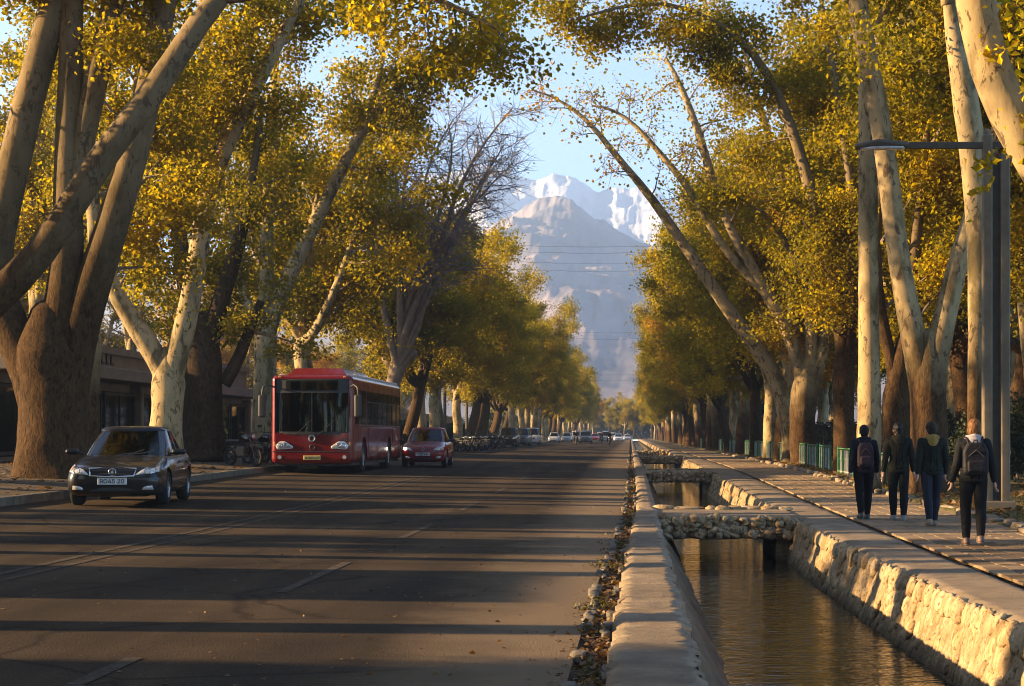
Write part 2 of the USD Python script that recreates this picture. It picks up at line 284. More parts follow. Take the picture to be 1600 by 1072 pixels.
# left kerb and pavement
def kerb_top(Y): return road_z(KERB, Y) + 0.16
def prism(prof, ys, zf):
    """prof: list of (x, z) running left to right over the top; zf(Y): height offset."""
    P = np.array([[[x, yy, z + zf(yy)] for x, z in prof] for yy in ys]); return grid(P)
kerb = thing('kerb', 'low grey concrete kerb along the left edge of the road', 'kerb')
kerb.SetCustomDataByKey('kind', 'structure')
y = 8.0; k = 0
while y < 140:
    L = 0.98
    b = rbox(KERB - 0.16, KERB + 0.02, y, y + L, -0.12, 0.16, 0.02, 8)
    t = tm(b); t.vertices[:, 2] += road_z(KERB, y + L / 2) + rs.normal(0, 0.004); t.vertices[:, 0] += rs.normal(0, 0.006)
    obj('kerbstone', t, 'kerb_stone', kerb, 30); y += 1.0
obj('far_kerb', prism([(KERB - 0.16, -0.1), (KERB - 0.16, 0.16), (KERB + 0.02, 0.16), (KERB + 0.02, -0.1)], np.arange(140, 640, 10.0), lambda q: float(road_z(KERB, q))), 'kerb_stone', kerb)
xs = np.array([-60, -40, -26, -20.0, -17, -15, -13, -12, KERB - 0.16]); X, Y = np.meshgrid(xs, np.unique(np.concatenate([np.arange(-30, 160, 2.0), np.arange(160, 641, 20.0)])))
zz = kerb_top(Y) - 0.006 + 0.12 * smooth01(-11.5, -14, X) * 1.0 + 0.05 * (fbm(np.stack([X * .7, Y * .7, X * 0], -1), 3) - .5) * (X < -11.5)
struct('left_pavement', grid(np.stack([X, Y, zz], -1)), 'packed_earth', True)
# wide ground beyond (terrain to the foot of the mountains)
def sheet(x0, x1, y0, y1, z): return box(x0, x1, y0, y1, z - 0.3, z)
struct('ground', cat([sheet(-6000, -60, -300, 640, 0.35), sheet(30, 6000, -300, 640, 0.2), sheet(-6000, 6000, 640, 6500, 0.30), sheet(-6000, 6000, -600, -300, 0.1), sheet(-60, 30, -300, -30, -1.1)]), 'packed_earth')

# right bank: planting strip beyond the walk
xs = np.array([6.12, 6.15, 6.6, 7, 8, 9, 11, 14, 18, 24, 30.0]); X, Y = np.meshgrid(xs, np.unique(np.concatenate([np.arange(-30, 160, 1.5), np.arange(160, 641, 20.0)])))
zz = rise(Y) + 0.05 + 0.10 * (fbm(np.stack([X * .8, Y * .8, X * 0], -1), 3) - .5) + 0.05 * smooth01(6, 9, X)
zz[:, 0] = rise(Y[:, 0]) - 0.08
struct('planting_strip', grid(np.stack([X, Y, zz], -1)), 'grass_earth', True)

# canal bed, left wall, right wall backing
WZ = -0.72
yc = np.unique(np.concatenate([np.arange(-28, 8, 2.0), np.arange(8, 70, 0.14), np.arange(70, 160, 1.0), np.arange(160, 641, 10.0)]))
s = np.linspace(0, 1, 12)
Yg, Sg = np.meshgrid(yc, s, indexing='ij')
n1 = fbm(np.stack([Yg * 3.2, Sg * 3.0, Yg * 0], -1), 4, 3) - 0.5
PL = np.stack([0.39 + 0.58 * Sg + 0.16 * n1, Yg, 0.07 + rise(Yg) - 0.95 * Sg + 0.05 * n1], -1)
struct('canal_wall', grid(PL), 'shade_toned_wall_stone', 60)
FX = 0.29   # batter of the right wall
n2 = fbm(np.stack([Yg * 3.0, Sg * 3.0, Yg * 0], -1), 4, 11) - 0.5
PR = np.stack([wall_x(Yg) - 0.01 - FX * Sg + 0.06 * n2, Yg, -0.03 + rise(Yg) - 0.95 * Sg], -1)
rwall = struct('canal_wall', grid(PR[:, ::-1]), 'canal_stone', 60)
X, Y = np.meshgrid(np.array([0.3, 3.6]), np.array([-30.0, 25, 40, 60, 80, 640]))
struct('canal_bed', grid(np.stack([X, Y, rise(Y) - 1.3], -1)), 'packed_earth')
yw = np.unique(np.concatenate([np.arange(-30, 80, 0.5), np.arange(80, 641, 10.0)])); X, Y = np.meshgrid(np.linspace(0.6, 3.1, 8), yw)
struct('water', grid(np.stack([X, Y, rise(Y) + WZ], -1)), 'water', True)

def boulder(rng, sx, sy, sz, sub=2, amp=0.25, flat=0.0):
    t = trimesh.creation.icosphere(sub, 1.0); v = np.array(t.vertices)
    o = rng.uniform(0, 50, 3)
    v *= (1 + amp * (fbm(v * 1.3 + o, 3) - 0.5) * 2)[:, None]
    v = np.sign(v) * np.abs(v) ** (1 - flat)
    return v * [sx, sy, sz], np.array(t.faces)
# stones of the right wall's face
cells = []
y = 12.6
while y < 95:
    w = rs.uniform(0.17, 0.33)
    zt = 0.0; row = 0
    while zt < 0.80:
        h = rs.uniform(0.15, 0.27) if row else rs.uniform(0.16, 0.22)
        cells.append((y + w / 2 + rs.normal(0, 0.02), zt + h / 2, w, h, row)); zt += h; row += 1
    y += w
stuff = []; n_part = 0
for (yy, zc, w, h, row) in cells:
    sub = 2 if yy < 34 else 1
    v, f = boulder(rs, 0.042 + 0.03 * rs.random(), w * rs.uniform(.5, .68), h * rs.uniform(.5, .70), sub, 0.42, 0.15)
    a = math.atan(FX / 0.95)
    v = xf((v, f), roty(a))[0]
    v = v @ rotx(rs.normal(0, 0.3))[:3, :3].T
    sfrac = zc / 0.95
    v = v + [wall_x(yy) - FX * sfrac + 0.03 + rs.normal(0, 0.012) - (0.03 if row == 0 else 0), yy, -0.03 - zc + rise(yy)]
    if n_part < 300 and yy > 12.6: obj('stone', (v, f), 'canal_stone', rwall, True); n_part += 1
    else: stuff.append((v, f))
tag(obj('more_stones', cat(stuff), 'canal_stone', rwall, True), kind='stuff')

def slab_mesh(x0f, x1f, y0, y1, z, th, rng, jag=0.05, nx=10, ny=22):
    """A rough-edged coping slab; x0f, x1f give its edges at Y."""
    yy = np.linspace(y0, y1, ny); u = np.linspace(0, 1, nx)
    o = rng.uniform(0, 90)
    jl = jag * (meshkit.fbm(np.stack([yy * 9, yy * 0 + o, yy * 0], -1), 4) - 0.5) * 2.2
    jr = jag * (meshkit.fbm(np.stack([yy * 9, yy * 0 + o + 7, yy * 0], -1), 4) - 0.5) * 2.2
    Yg, U = np.meshgrid(yy, u, indexing='ij')
    xl = np.array([x0f(q) for q in yy]) + jl; xr = np.array([x1f(q) for q in yy]) + jr
    Xg = xl[:, None] + (xr - xl)[:, None] * U
    edge = np.minimum(U, 1 - U); ez = -0.03 * np.clip(1 - edge / 0.09, 0, 1) ** 1.6
    ye = np.minimum(Yg - y0, y1 - Yg); ez = ez - 0.012 * np.clip(1 - ye / 0.03, 0, 1)
    Z = z + rise(Yg) + ez + 0.022 * (meshkit.fbm(np.stack([Xg * 7, Yg * 7, Xg * 0 + o], -1), 4) - 0.5) + rng.normal(0, 0.004)
    top = np.stack([Xg, Yg, Z], -1)
    full = np.concatenate([np.stack([Xg[:, :1], Yg[:, :1], Z[:, :1] - th], -1), top, np.stack([Xg[:, -1:], Yg[:, -1:], Z[:, -1:] - th], -1)], 1)
    a = grid(full)
    cap0 = [full[0]]; n = full.shape[1]
    f0 = np.array([[0, k + 1, k] for k in range(1, n - 1)]); f1 = f0[:, ::-1]
    return cat([a, (full[0], f0), (full[-1], f1)])
# left coping
lc = tag(thing('canal_coping', 'rough pale stone coping between the road gutter and the canal', 'coping'), kind='structure')
LX0 = lambda q: -0.12 + 0.30 * float(smooth01(8, 45, q))
LX1 = lambda q: 0.42 + 0.06 * float(smooth01(8, 45, q))
y = 7.0
while y < 160:
    L = rs.uniform(1.0, 1.7) if y < 60 else 3.0
    ny = 40 if y < 35 else 14
    obj('slab', slab_mesh(LX0, LX1, y, y + L - 0.012, 0.10, 0.24, rs, 0.065, 12 if y < 35 else 6, ny), 'coping_stone', lc, 40); y += L
obj('far_coping', slab_mesh(LX0, LX1, 160.2, 600, 0.10, 0.2, rs, 0.05, 4, 120), 'coping_stone', lc)
# right coping
rc = tag(thing('walk_coping', 'flat pale coping slabs along the right canal wall beside the walk', 'coping'), kind='structure')
RX0 = lambda q: float(wall_x(q)) + 0.02
RX1 = lambda q: 3.87
y = 7.0
while y < 160:
    L = rs.uniform(1.2, 2.0) if y < 60 else 3.0
    obj('slab', slab_mesh(RX0, RX1, y, y + L - 0.012, 0.0, 0.18, rs, 0.03, 12 if y < 35 else 6, 34 if y < 35 else 14), 'coping_stone', rc, 40); y += L
obj('far_coping', slab_mesh(RX0, RX1, 160.2, 600, 0.0, 0.18, rs, 0.03, 4, 120), 'coping_stone', rc)
# drain groove and walk
X, Y = np.meshgrid(np.array([3.6, 3.8, 3.98, 4.2]), np.unique(np.concatenate([np.arange(-30, 82, 2.0), [640.0]])))
struct('drain_groove', grid(np.stack([X, Y, rise(Y) - 0.06], -1)), 'packed_earth')
X, Y = np.meshgrid(np.array([3.99, 6.2]), np.unique(np.concatenate([np.arange(-30, 82, 2.0), [640.0]])))
walk = struct('walk', grid(np.stack([X, Y, rise(Y) - 0.014], -1)), 'packed_earth')
PW = 0.2725
stuff = []; n_part = 0
for j in range(int((150 - 14.5) / PW)):
    y0 = 14.5 + j * PW
    off = (j % 2) * PW / 2
    for i in range(8):
        x0 = 3.985 + i * PW + off * 0.0
        d = rs.normal(0, 0.0035, 4); g = 0.007
        hx = min(PW, 6.18 - x0)
        c = np.array([[x0 + g, y0 + g], [x0 + hx - g, y0 + g], [x0 + hx - g, y0 + PW - g], [x0 + g, y0 + PW - g]])
        c = c + rs.normal(0, 0.003, (4, 2)); inn = c.mean(0) + (c - c.mean(0)) * 0.93
        r = rise(y0); up = rs.normal(0, 0.0025)
        v = np.vstack([np.c_[c, np.full(4, r - 0.03)], np.c_[c, r - 0.006 + up + d], np.c_[inn, r + up + d]])
        f = [];
        for a, b in ((0, 4), (4, 8)):
            for q in range(4): q2 = (q + 1) % 4; f += [[a + q, a + q2, b + q2], [a + q, b + q2, b + q]]
        f += [[8, 9, 10], [8, 10, 11]]
        if n_part < 300 and y0 > 16.5: obj('paver', (v, np.array(f)), 'paver', walk); n_part += 1
        else: stuff.append((v, np.array(f)))
tag(obj('more_pavers', cat(stuff), 'paver', walk), kind='stuff')
# stone edging of the walk
ed = tag(thing('walk_edging', 'row of rough stones edging the right side of the walk', 'edging'), kind='structure')
y = 22.0
while y < 125:
    L = rs.uniform(0.35, 0.8)
    if rs.random() < 0.86:
        v, f = boulder(rs, rs.uniform(0.08, 0.15), L * rs.uniform(.3, .52), rs.uniform(0.045, 0.09), 2 if y < 60 else 1, 0.7, 0.3)
        obj('edging_stone', mv((v, f), (6.2 + rs.normal(0, 0.07), y, rise(y) + 0.035)), 'coping_stone', ed, 50)
    y += L
# gutter beside the road: stones, dry leaves, weeds
U, Y = np.meshgrid(np.array([-0.15, -0.01, 0.06, 0.13, 0.24, 0.5]), np.unique(np.concatenate([np.arange(-30, 70, 0.5), np.arange(70, 641, 10.0)])))
X = road_edge(Y) + U
gz = rise(Y) - 0.08 * (np.abs(U - 0.13) < 0.09) - np.where(U < 0, 0.012, 0.03) + (U > 0) * 0.03 * (fbm(np.stack([X * 5, Y * 5, X * 0], -1), 3) - .5)
gut = struct('gutter', grid(np.stack([X, Y, gz], -1)), 'packed_earth', True)
GX = lambda q: LX0(q) - 0.15
y = 8.0; stuff = []
while y < 120:
    L = rs.uniform(0.22, 0.6) * (1 if y < 50 else 1.5)
    for sx in (-0.10, 0.09):
        if rs.random() < (0.6 if sx < 0 else 0.4):
            v, f = boulder(rs, rs.uniform(0.03, 0.065), L * rs.uniform(.25, .5), rs.uniform(0.03, 0.055), 2 if y < 40 else 1, 0.6, 0.35)
            obj('gutter_stone', mv((v, f), (GX(y) + sx + rs.normal(0, 0.02), y, rise(y) - 0.005)), 'kerb_stone', gut, 50)
    y += L
def leaf_quads(pos, size, rng, flat=0.0, aspect=0.85, nrm=None):
    """Folded leaf blades at pos."""
    n = len(pos); size = np.broadcast_to(size, n)
    a = rng.normal(size=(n, 3)); a[:, 2] *= (1 - flat); a /= np.linalg.norm(a, axis=1, keepdims=True)
    b = rng.normal(size=(n, 3)); b[:, 2] *= (1 - flat)
    b -= a * (a * b).sum(1, keepdims=True); b /= np.linalg.norm(b, axis=1, keepdims=True)
    c = np.cross(a, b)
    s = size[:, None]
    base, tip = pos - a * s * 0.5, pos + a * s * 0.5
    l = pos - a * s * 0.05 - b * s * aspect * 0.5 + c * s * 0.13; r = pos - a * s * 0.05 + b * s * aspect * 0.5 + c * s * 0.13
    v = np.stack([base, r, tip, l], 1).reshape(-1, 3)
    i = np.arange(n)[:, None] * 4
    return v, np.vstack([i + [0, 1, 2], i + [0, 2, 3]])
n = 6500
yy = 9 + 75 * rs.random(n) ** 1.7
pos = np.stack([np.array([GX(q) for q in yy]) + rs.normal(0, 0.06, n), yy, rise(yy) + rs.uniform(-0.08, 0.03, n)], 1)
tag(obj('dry_leaves', leaf_quads(pos, rs.uniform(0.03, 0.065, n), rs, 0.8), 'leaf_dry'), 'brown and yellow fallen leaves lying in the roadside gutter', 'leaves', kind='stuff')
P = []
for k in range(26):
    yk = 9 + 60 * rs.random() ** 1.5; c = np.array([GX(yk) + rs.normal(0, 0.07), yk, rise(yk) + 0.0])
    P.append(c + rs.normal(0, 1, (40, 3)) * [0.05, 0.10, 0.03] + [0, 0, 0.03])
tag(obj('weeds', leaf_quads(np.vstack(P), rs.uniform(0.025, 0.06, 1040), rs, 0.2), 'leaf_weed'), 'small yellow-green weeds growing in the gutter beside the coping', 'weeds', kind='stuff')
n = 6000
yy = 20 + 110 * rs.random(n) ** 1.4; xx = 6.3 + 7 * rs.random(n) ** 1.4
tag(obj('fallen_leaves', leaf_quads(np.stack([xx, yy, rise(yy) + 0.10 + 0.05 * smooth01(6, 9, xx)], 1), rs.uniform(0.10, 0.2, n), rs, 0.9), 'leaf_dry'), 'fallen yellow leaves scattered on the planting strip under the right trees', 'leaves', kind='stuff')
n = 2500
yy = 28 + 80 * rs.random(n); xx = -11.6 - 7 * rs.random(n)
tag(obj('fallen_leaves', leaf_quads(np.stack([xx, yy, road_z(KERB, yy) + 0.17 + 0.12 * smooth01(-11.5, -14, xx)], 1), rs.uniform(0.10, 0.2, n), rs, 0.9), 'leaf_dry'), 'fallen leaves scattered on the left pavement behind the kerb', 'leaves', kind='stuff')
n = 1900
yy = 9 + 70 * rs.random(n) ** 1.3; xx = road_edge(yy) - 0.03 - 9.5 * rs.random(n) ** 3.2
tag(obj('road_leaves', leaf_quads(np.stack([xx, yy, road_z(xx, yy) + 0.008], 1), rs.uniform(0.02, 0.05, n), rs, 0.9), 'leaf_dry'), 'scattered leaf litter on the dusty right edge of the asphalt', 'leaves', kind='stuff')
# grass tufts on the strip
G = []
for k in range(5000):
    x = 6.35 + 6 * rs.random(); y = 24 + 60 * rs.random()
    h = rs.uniform(0.05, 0.14); a = rs.uniform(0, 6.28); w = 0.012
    z = rise(y) + 0.05
    G.append([[x - w * math.cos(a), y - w * math.sin(a), z], [x + w * math.cos(a), y + w * math.sin(a), z], [x + rs.normal(0, 0.05), y + rs.normal(0, 0.05), z + h]])
G = np.array(G)
tag(obj('grass', (G.reshape(-1, 3), np.arange(len(G) * 3).reshape(-1, 3)), 'leaf_olive'), 'short dry grass on the planting strip right of the walk', 'grass', kind='stuff')

# footbridges across the canal
def bridge(y0, y1, label, near):
    b = thing('footbridge', label, 'footbridge', (0, 0, 0))
    r = float(rise(y0)); x0, x1 = 0.46, float(wall_x(y0)) + 0.05
    P = rbox(x0, x1, y0 + 0.08, y1, r - 0.32, r + 0.06, 0.04, 8).refine_to_length(0.25 if near else 1.0)
    t = tm(P); t.vertices += 0.03 * (fbm(t.vertices * 3, 3)[:, None] - 0.5)
    obj('deck', t, 'coping_stone', b, 40)
    obj('pier', box(x1 - 0.45, x1 - 0.1, y0 + 0.3, y1 - 0.2, r - 1.1, r - 0.31), 'canal_stone', b)
    x = x0 + 0.02; st = []
    while x < x1 - 0.05:
        w = rs.uniform(0.08, 0.24); zc = -0.29
        while zc < 0.02:
            hh = rs.uniform(0.05, 0.13)
            v, f = boulder(rs, w * rs.uniform(.5, .7), rs.uniform(.05, .12), hh * rs.uniform(.62, .85), 2 if near else 1, 0.6, 0.1)
            v = v @ roty(rs.normal(0, .35))[:3, :3].T
            st.append(mv((v, f), (x + w / 2 + rs.normal(0, .03), y0 + 0.07 + rs.normal(0, 0.025), r + zc + hh / 2))); zc += hh
        x += w
    x = x0
    while x < x1 - 0.05:
        w = rs.uniform(0.15, 0.45)
        st.append(mv(boulder(rs, w * 0.6, rs.uniform(.1, .2), rs.uniform(.03, .07), 2 if near else 1, 0.6, 0.25), (x + w / 2, y1 - 0.1 + rs.normal(0, .04), r + 0.07))); x += w
    if near:
        for q in st: obj('bridge_stone', q, 'canal_stone', b, True)
    else: tag(obj('bridge_stones', cat(st), 'canal_stone', b, True), kind='stuff')
bridge(32.2, 35.9, 'nearest rough stone slab footbridge over the canal', True)
bridge(63.5, 66.8, 'second stone slab footbridge over the canal, in shade', True)
bridge(101, 104, 'third small stone footbridge along the canal', False)
bridge(138, 141, 'farthest stone footbridge seen along the canal', False)
# ------------------------------------------------------------------ trees
def wob(path, rng, amp):
    p = np.array(path); n = len(p); k = rng.uniform(0, 99)
    d = np.stack([fbm(np.stack([np.linspace(0, 3, n) + k, np.full(n, j * 7.0), np.zeros(n)], 1), 3) - 0.5 for j in range(3)], 1)
    return p + d * amp * np.linspace(0, 1, n)[:, None]
def unit(v): return v / (np.linalg.norm(v) + 1e-9)
def limb_tube(path, rad, n=12, rough=0.06, seed=0):
    v, f = tube(path, rad, n)
    c = np.repeat(np.asarray(path), n, axis=0); m = len(c)
    d = v[:m] - c
    v[:m] = c + d * (1 + rough * 2 * (fbm(v[:m] * 2.2 + seed, 3) - 0.5))[:, None]
    return v, f
LEAF = 1.0
def sprout(limbs, rng, dens=1.3, t0=0.3, slen=(1.6, 3.6), leafs=60, zmin=4.0, sig=0.32, ter=5, up=0.25, lmax=1e9, bare=0.0):
    """Side branches and twigs on the limbs, and the places of the leaves."""
    twigs, leaf = [], []
    for path, rad in limbs:
        path = np.asarray(path); L = np.linalg.norm(np.diff(path, axis=0), axis=1).sum(); n = max(2, int(L * dens * (1 - t0)))
        for t in np.linspace(t0, 1.0, n):
            t = min(1.0, t + rng.normal(0, 0.02)); i = min(len(path) - 2, int(t * (len(path) - 1)))
            p = path[i] + (path[i + 1] - path[i]) * (t * (len(path) - 1) - i); tan = unit(path[i + 1] - path[i])
            a = rng.normal(size=3); a -= tan * (a @ tan); a = unit(a)
            d = unit(a * 1.0 + tan * rng.uniform(0.25, 0.8) + np.array([0, 0, up * rng.uniform(-0.6, 1.2)]))
            l = rng.uniform(*slen) * (1.15 - 0.5 * t); 
            q = [p]; dd = d.copy()
            for k in range(4): dd = unit(dd + rng.normal(0, 0.16, 3) + [0, 0, 0.03]); q.append(q[-1] + dd * l / 4)
            q = np.array(q)
            if q[-1][2] < zmin * 0.8: continue
            r0 = min(rad[i] * 0.45, 0.012 + 0.016 * l)
            twigs.append(tube(q, np.linspace(r0, 0.012, 5), 4, False))
            for k in range(ter):
                u = rng.uniform(0.3, 1.0); j = min(3, int(u * 4)); s = q[j] + (q[j + 1] - q[j]) * (u * 4 - j)
                d2 = unit((q[j + 1] - q[j]) / (l / 4) * 0.6 + rng.normal(0, 0.6, 3) + [0, 0, 0.05]); l2 = rng.uniform(0.5, 1.2)
                e = s + d2 * l2 + [0, 0, -0.1 * l2]
                twigs.append(tube(np.array([s, (s + e) / 2 + rng.normal(0, 0.04, 3), e]), [0.012, 0.009, 0.005], 3, False))
                nl = rng.poisson(leafs * LEAF)
                if nl and rng.random() > bare:
                    w = rng.random((nl, 1)); pp = s + (e - s) * (0.25 + 0.85 * w) + rng.normal(0, 1, (nl, 3)) * sig * [1, 1, 0.75]
                    leaf.append(pp[pp[:, 2] > zmin * 0.85])
    return twigs, (np.vstack(leaf) if leaf else np.zeros((0, 3)))
def finish_tree(t, trunk, limbs, twigs, leafpos, rng, barkm, leafm, size=(0.15, 0.25), twigm='twig', limb_parts=True):
    obj('trunk', trunk, barkm, t, True)
    if limb_parts:
        for q in limbs: obj('limb', q, barkm, t, True)
    else: obj('limbs', cat(limbs), barkm, t, True)
    if len(twigs) > 60: obj('twigs', cat(twigs), twigm, t)
    if len(leafpos): obj('crown', leaf_quads(leafpos, rng.uniform(*size, len(leafpos)), rng, 0.15), leafm, t)

def root_flare(path, rad, n, rng, flare=0.6, h=0.9):
    path = np.asarray(path, float); rad = np.asarray(rad, float); e = unit(path[-1] - path[-2]); r_ = rad[-1]
    path = np.vstack([path] + [path[-1] + e * r_ * q for q in (0.35, 0.65, 0.85, 0.95)]); rad = np.concatenate([rad, r_ * np.array([0.93, 0.74, 0.48, 0.12])])
    v, f = tube(path, rad, n); m = len(path) * n
    c = np.repeat(np.asarray(path), n, axis=0); d = v[:m] - c; th = np.arctan2(d[:, 1], d[:, 0])
    z = v[:m, 2] - path[0][2]; k = rng.uniform(0, 6)
    lob = 0.55 + 0.3 * np.sin(3 * th + k) + 0.25 * np.sin(5 * th + 2 * k)
    sc = 1 + flare * lob * np.exp(-np.maximum(z, 0) / (h * 0.5)) + 0.10 * 2 * (fbm(v[:m] * 1.5 + k, 3) - 0.5) + 0.05 * (fbm(v[:m] * [7, 7, 1.5], 3) - 0.5)
    v[:m] = c + d * sc[:, None]
    return v, f

def generic_tree(seed, height, spread, nl, leafs, leafm, barkm, fork=None, lean=0.0, bare=False, r0=0.42, zmin=4.0, dens=1.5, size=(0.085, 0.19)):
    """Parts of an avenue plane tree about the origin."""
    rng = np.random.default_rng(seed)
    fork = fork or rng.uniform(3.2, 4.6)
    top = np.array([rng.normal(0, 0.25) + lean * 0.3, rng.normal(0, 0.25), fork])
    tp = wob(spline([[0, 0, -0.25], [0, 0, 0.8], top * [0.5, 0.5, 0.55], top, top + [lean * 0.2, 0, 0.7]], 18), rng, 0.15)
    tr = np.concatenate([np.linspace(r0, r0 * 0.8, 14), np.linspace(r0 * 0.8, r0 * 0.5, 4)])
    trunk = root_flare(tp, tr, 14, rng, 0.35)
    limbs, tubes = [], []
    a0 = rng.uniform(0, 6.28)
    for k in range(nl):
        a = a0 + k * 6.283 / nl + rng.normal(0, 0.25); s = spread * rng.uniform(0.55, 1.0); hh = height * rng.uniform(0.78, 1.0)
        if k == 0 and nl > 3: s *= 0.25; hh = height
        e = np.array([math.cos(a) * s + lean, math.sin(a) * s, hh])
        st = tp[-4] + rng.normal(0, 0.06, 3)
        m1 = st + (e - st) * [0.30, 0.30, 0.35] + rng.normal(0, 0.3, 3); m2 = st + (e - st) * [0.70, 0.70, 0.70] + rng.normal(0, 0.35, 3)
        p = wob(spline([st, m1, m2, e], 14), rng, 0.5); r = np.linspace(r0 * rng.uniform(0.42, 0.6), 0.03, 14)
        limbs.append((p, r)); tubes.append(limb_tube(p, r, 9, 0.05, seed))
        if rng.random() < 0.8:
            i = rng.integers(4, 8); d = unit(np.array([math.cos(a + rng.choice([-1, 1]) * 0.9), math.sin(a + 0.9), rng.uniform(0.5, 1.1)])); l = rng.uniform(2.5, 4.5)
            p2 = wob(spline([p[i], p[i] + d * l * 0.5, p[i] + d * l + [0, 0, 0.4]], 8), rng, 0.4); r2 = np.linspace(r[i] * 0.7, 0.02, 8)
            limbs.append((p2, r2)); tubes.append(limb_tube(p2, r2, 7, 0.05, seed))
    tw, lf = sprout(limbs, rng, dens=dens * (1.6 if bare else 1), t0=0.3 if bare else 0.12, slen=(1.5, 3.3), leafs=leafs, zmin=zmin, ter=13 if bare else 5, sig=0.34)
    return trunk, tubes, tw, lf, rng, barkm, leafm, size

def put_variant(var, label, loc, rz, sc, group):
    t = thing('plane_tree', label, 'tree', loc, rz, group, sc)
    trunk, tubes, tw, lf, rng, bm, lm, size = var
    finish_tree(t, trunk, tubes, tw, lf, rng, bm, lm, size, 'twig', False)
    return t

LEAF = 3.3
# --- trees that the photograph singles out, drawn limb by limb from their silhouettes
def hero(name_label, d, trunk_px, limbs_px, barkm, leafm, seed, leafs=55, dens=1.2, t0=0.3, slen=(1.5, 3.4), size=(0.075, 0.165), group=None, flare=0.45, zmin=4.0, sig=0.32, extra=(), bare=0.0, twigm='twig', ter=5):
    """trunk_px, limbs_px: (x, y, width, depth offset) in picture pixels at depth d."""
    rng = np.random.default_rng(seed)
    def path(px, n):
        q = np.array([list(at(p[0], p[1], d + (p[3] if len(p) > 3 else 0))) + [p[2] / 2 * d / FPX] for p in px], float)
        return spline(q, n)
    tp = path(trunk_px, 26)
    base = tp[0, :3].copy()
    trunk = root_flare(tp[:, :3] - base, tp[:, 3], 20, rng, flare)
    rtop = tp[-1, 3]
    for px in limbs_px:
        p0 = np.array(list(at(px[0][0], px[0][1], d)))
        k = int(np.argmin(np.linalg.norm(tp[:, :3] - p0, axis=1)))
        if k >= 15 and np.linalg.norm(tp[k, :3] - p0) < 1.3 * rtop and px[0][2] * d / FPX / 2 > 0.3 * rtop:
            j = int(np.argmin(np.abs(tp[:, 2] - (p0[2] - 2.1 * rtop)))); c = tp[max(3, j)]
            q = (VX + c[0] * FPX / d, VY - (c[2] - EYE) * FPX / d)
            wq = 2 * 0.80 * c[3] * FPX / d; w1 = max(px[0][2], 2 * 0.62 * rtop * FPX / d)
            px[0] = (px[0][0], px[0][1], w1); px.insert(0, (q[0] * .75 + px[0][0] * .25, q[1], wq))
    n_t = len(tp); tp[:, 3] *= 1 - 0.38 * smooth01(0.72, 1.0, np.linspace(0, 1, n_t))
    trunk = root_flare(tp[:, :3] - base, tp[:, 3], 20, rng, flare)
    limbs, tubes = [], []
    for px in limbs_px:
        opts = px[-1] if isinstance(px[-1], dict) else {}
        pp = path([p for p in px if not isinstance(p, dict)], 22)
        p, r = pp[:, :3] - base, np.maximum(pp[:, 3], 0.02)
        limbs.append((p, r, opts)); tubes.append(limb_tube(p, r, 12, 0.05, seed))
    tw, lf = [], []
    for p, r, o in limbs:
        if o.get('bare'): continue
        a, b = sprout([(p, r)], rng, dens=o.get('dens', dens), t0=o.get('t0', t0), slen=o.get('slen', slen), leafs=o.get('leafs', leafs), zmin=o.get('zmin', zmin), sig=o.get('sig', sig), ter=o.get('ter', ter), up=o.get('up', 0.25))
        tw += a; lf.append(b)
    lf = np.vstack(lf) if lf else np.zeros((0, 3))
    t = thing('plane_tree', name_label, 'tree', base, 0, group)
    finish_tree(t, trunk, tubes, tw, lf, rng, barkm, leafm, size, twigm)
    return t

hero('thick old plane tree behind the black car, rough brown trunk with steep limbs', 43.5,
     [(88, 762, 128), (84, 735, 118), (82, 690, 104), (82, 620, 104), (80, 570, 112), (78, 530, 124), (80, 500, 112)],
     [[(42, 560, 66), (14, 505, 58), (-6, 430, 52), (6, 330, 50), (40, 180, 48), (85, 0, 44), (110, -120, 36), (150, -260, 20), dict(t0=0.72, leafs=60, dens=2)],
      [(90, 560, 66), (98, 480, 60), (105, 400, 52), (106, 310, 46), (108, 200, 42), (111, 80, 38), (113, -60, 32), (110, -240, 16), dict(t0=0.72, leafs=60, dens=2)],
      [(108, 330, 40), (120, 265, 38), (138, 180, 38), (162, 70, 36), (184, -30, 32), (230, -180, 16), dict(t0=0.6, leafs=50, dens=2)],
      [(112, 560, 66), (136, 470, 60), (160, 400, 54), (182, 330, 50), (210, 235, 46), (236, 120, 42), (258, 0, 36), (300, -160, 18), dict(t0=0.7, leafs=60, dens=2)]],
     'bark_brown', 'leaf_gold', 11, leafs=15, zmin=8.5, t0=0.35, flare=0.35)
hero('plane tree at the left edge, its long bare limb crossing the others', 40,
     [(-150, 775, 120), (-150, 700, 90), (-148, 620, 88), (-140, 570, 84)],
     [[(-138, 590, 70), (-90, 540, 62), (-20, 478, 56), (60, 398, 48), (150, 262, 44), (250, 128, 40), (345, -8, 34), (450, -90, 26), (600, -110, 18), (740, -60, 9), dict(t0=0.72, dens=1.8, slen=(1.2, 2.4), leafs=26)],
      [(-142, 590, 70), (-170, 450, 56), (-180, 250, 44), (-170, 0, 34), (-150, -250, 15), dict(t0=0.4)],
      [(345, -8, 30), (430, -20, 22), (540, -40, 17), (660, -10, 12), (730, 20, 7), (775, 45, 4), dict(t0=0.5, dens=2.6, slen=(0.8, 1.7), leafs=24, zmin=9.0)]],
     'bark_brown', 'leaf_gold', 12, leafs=45)
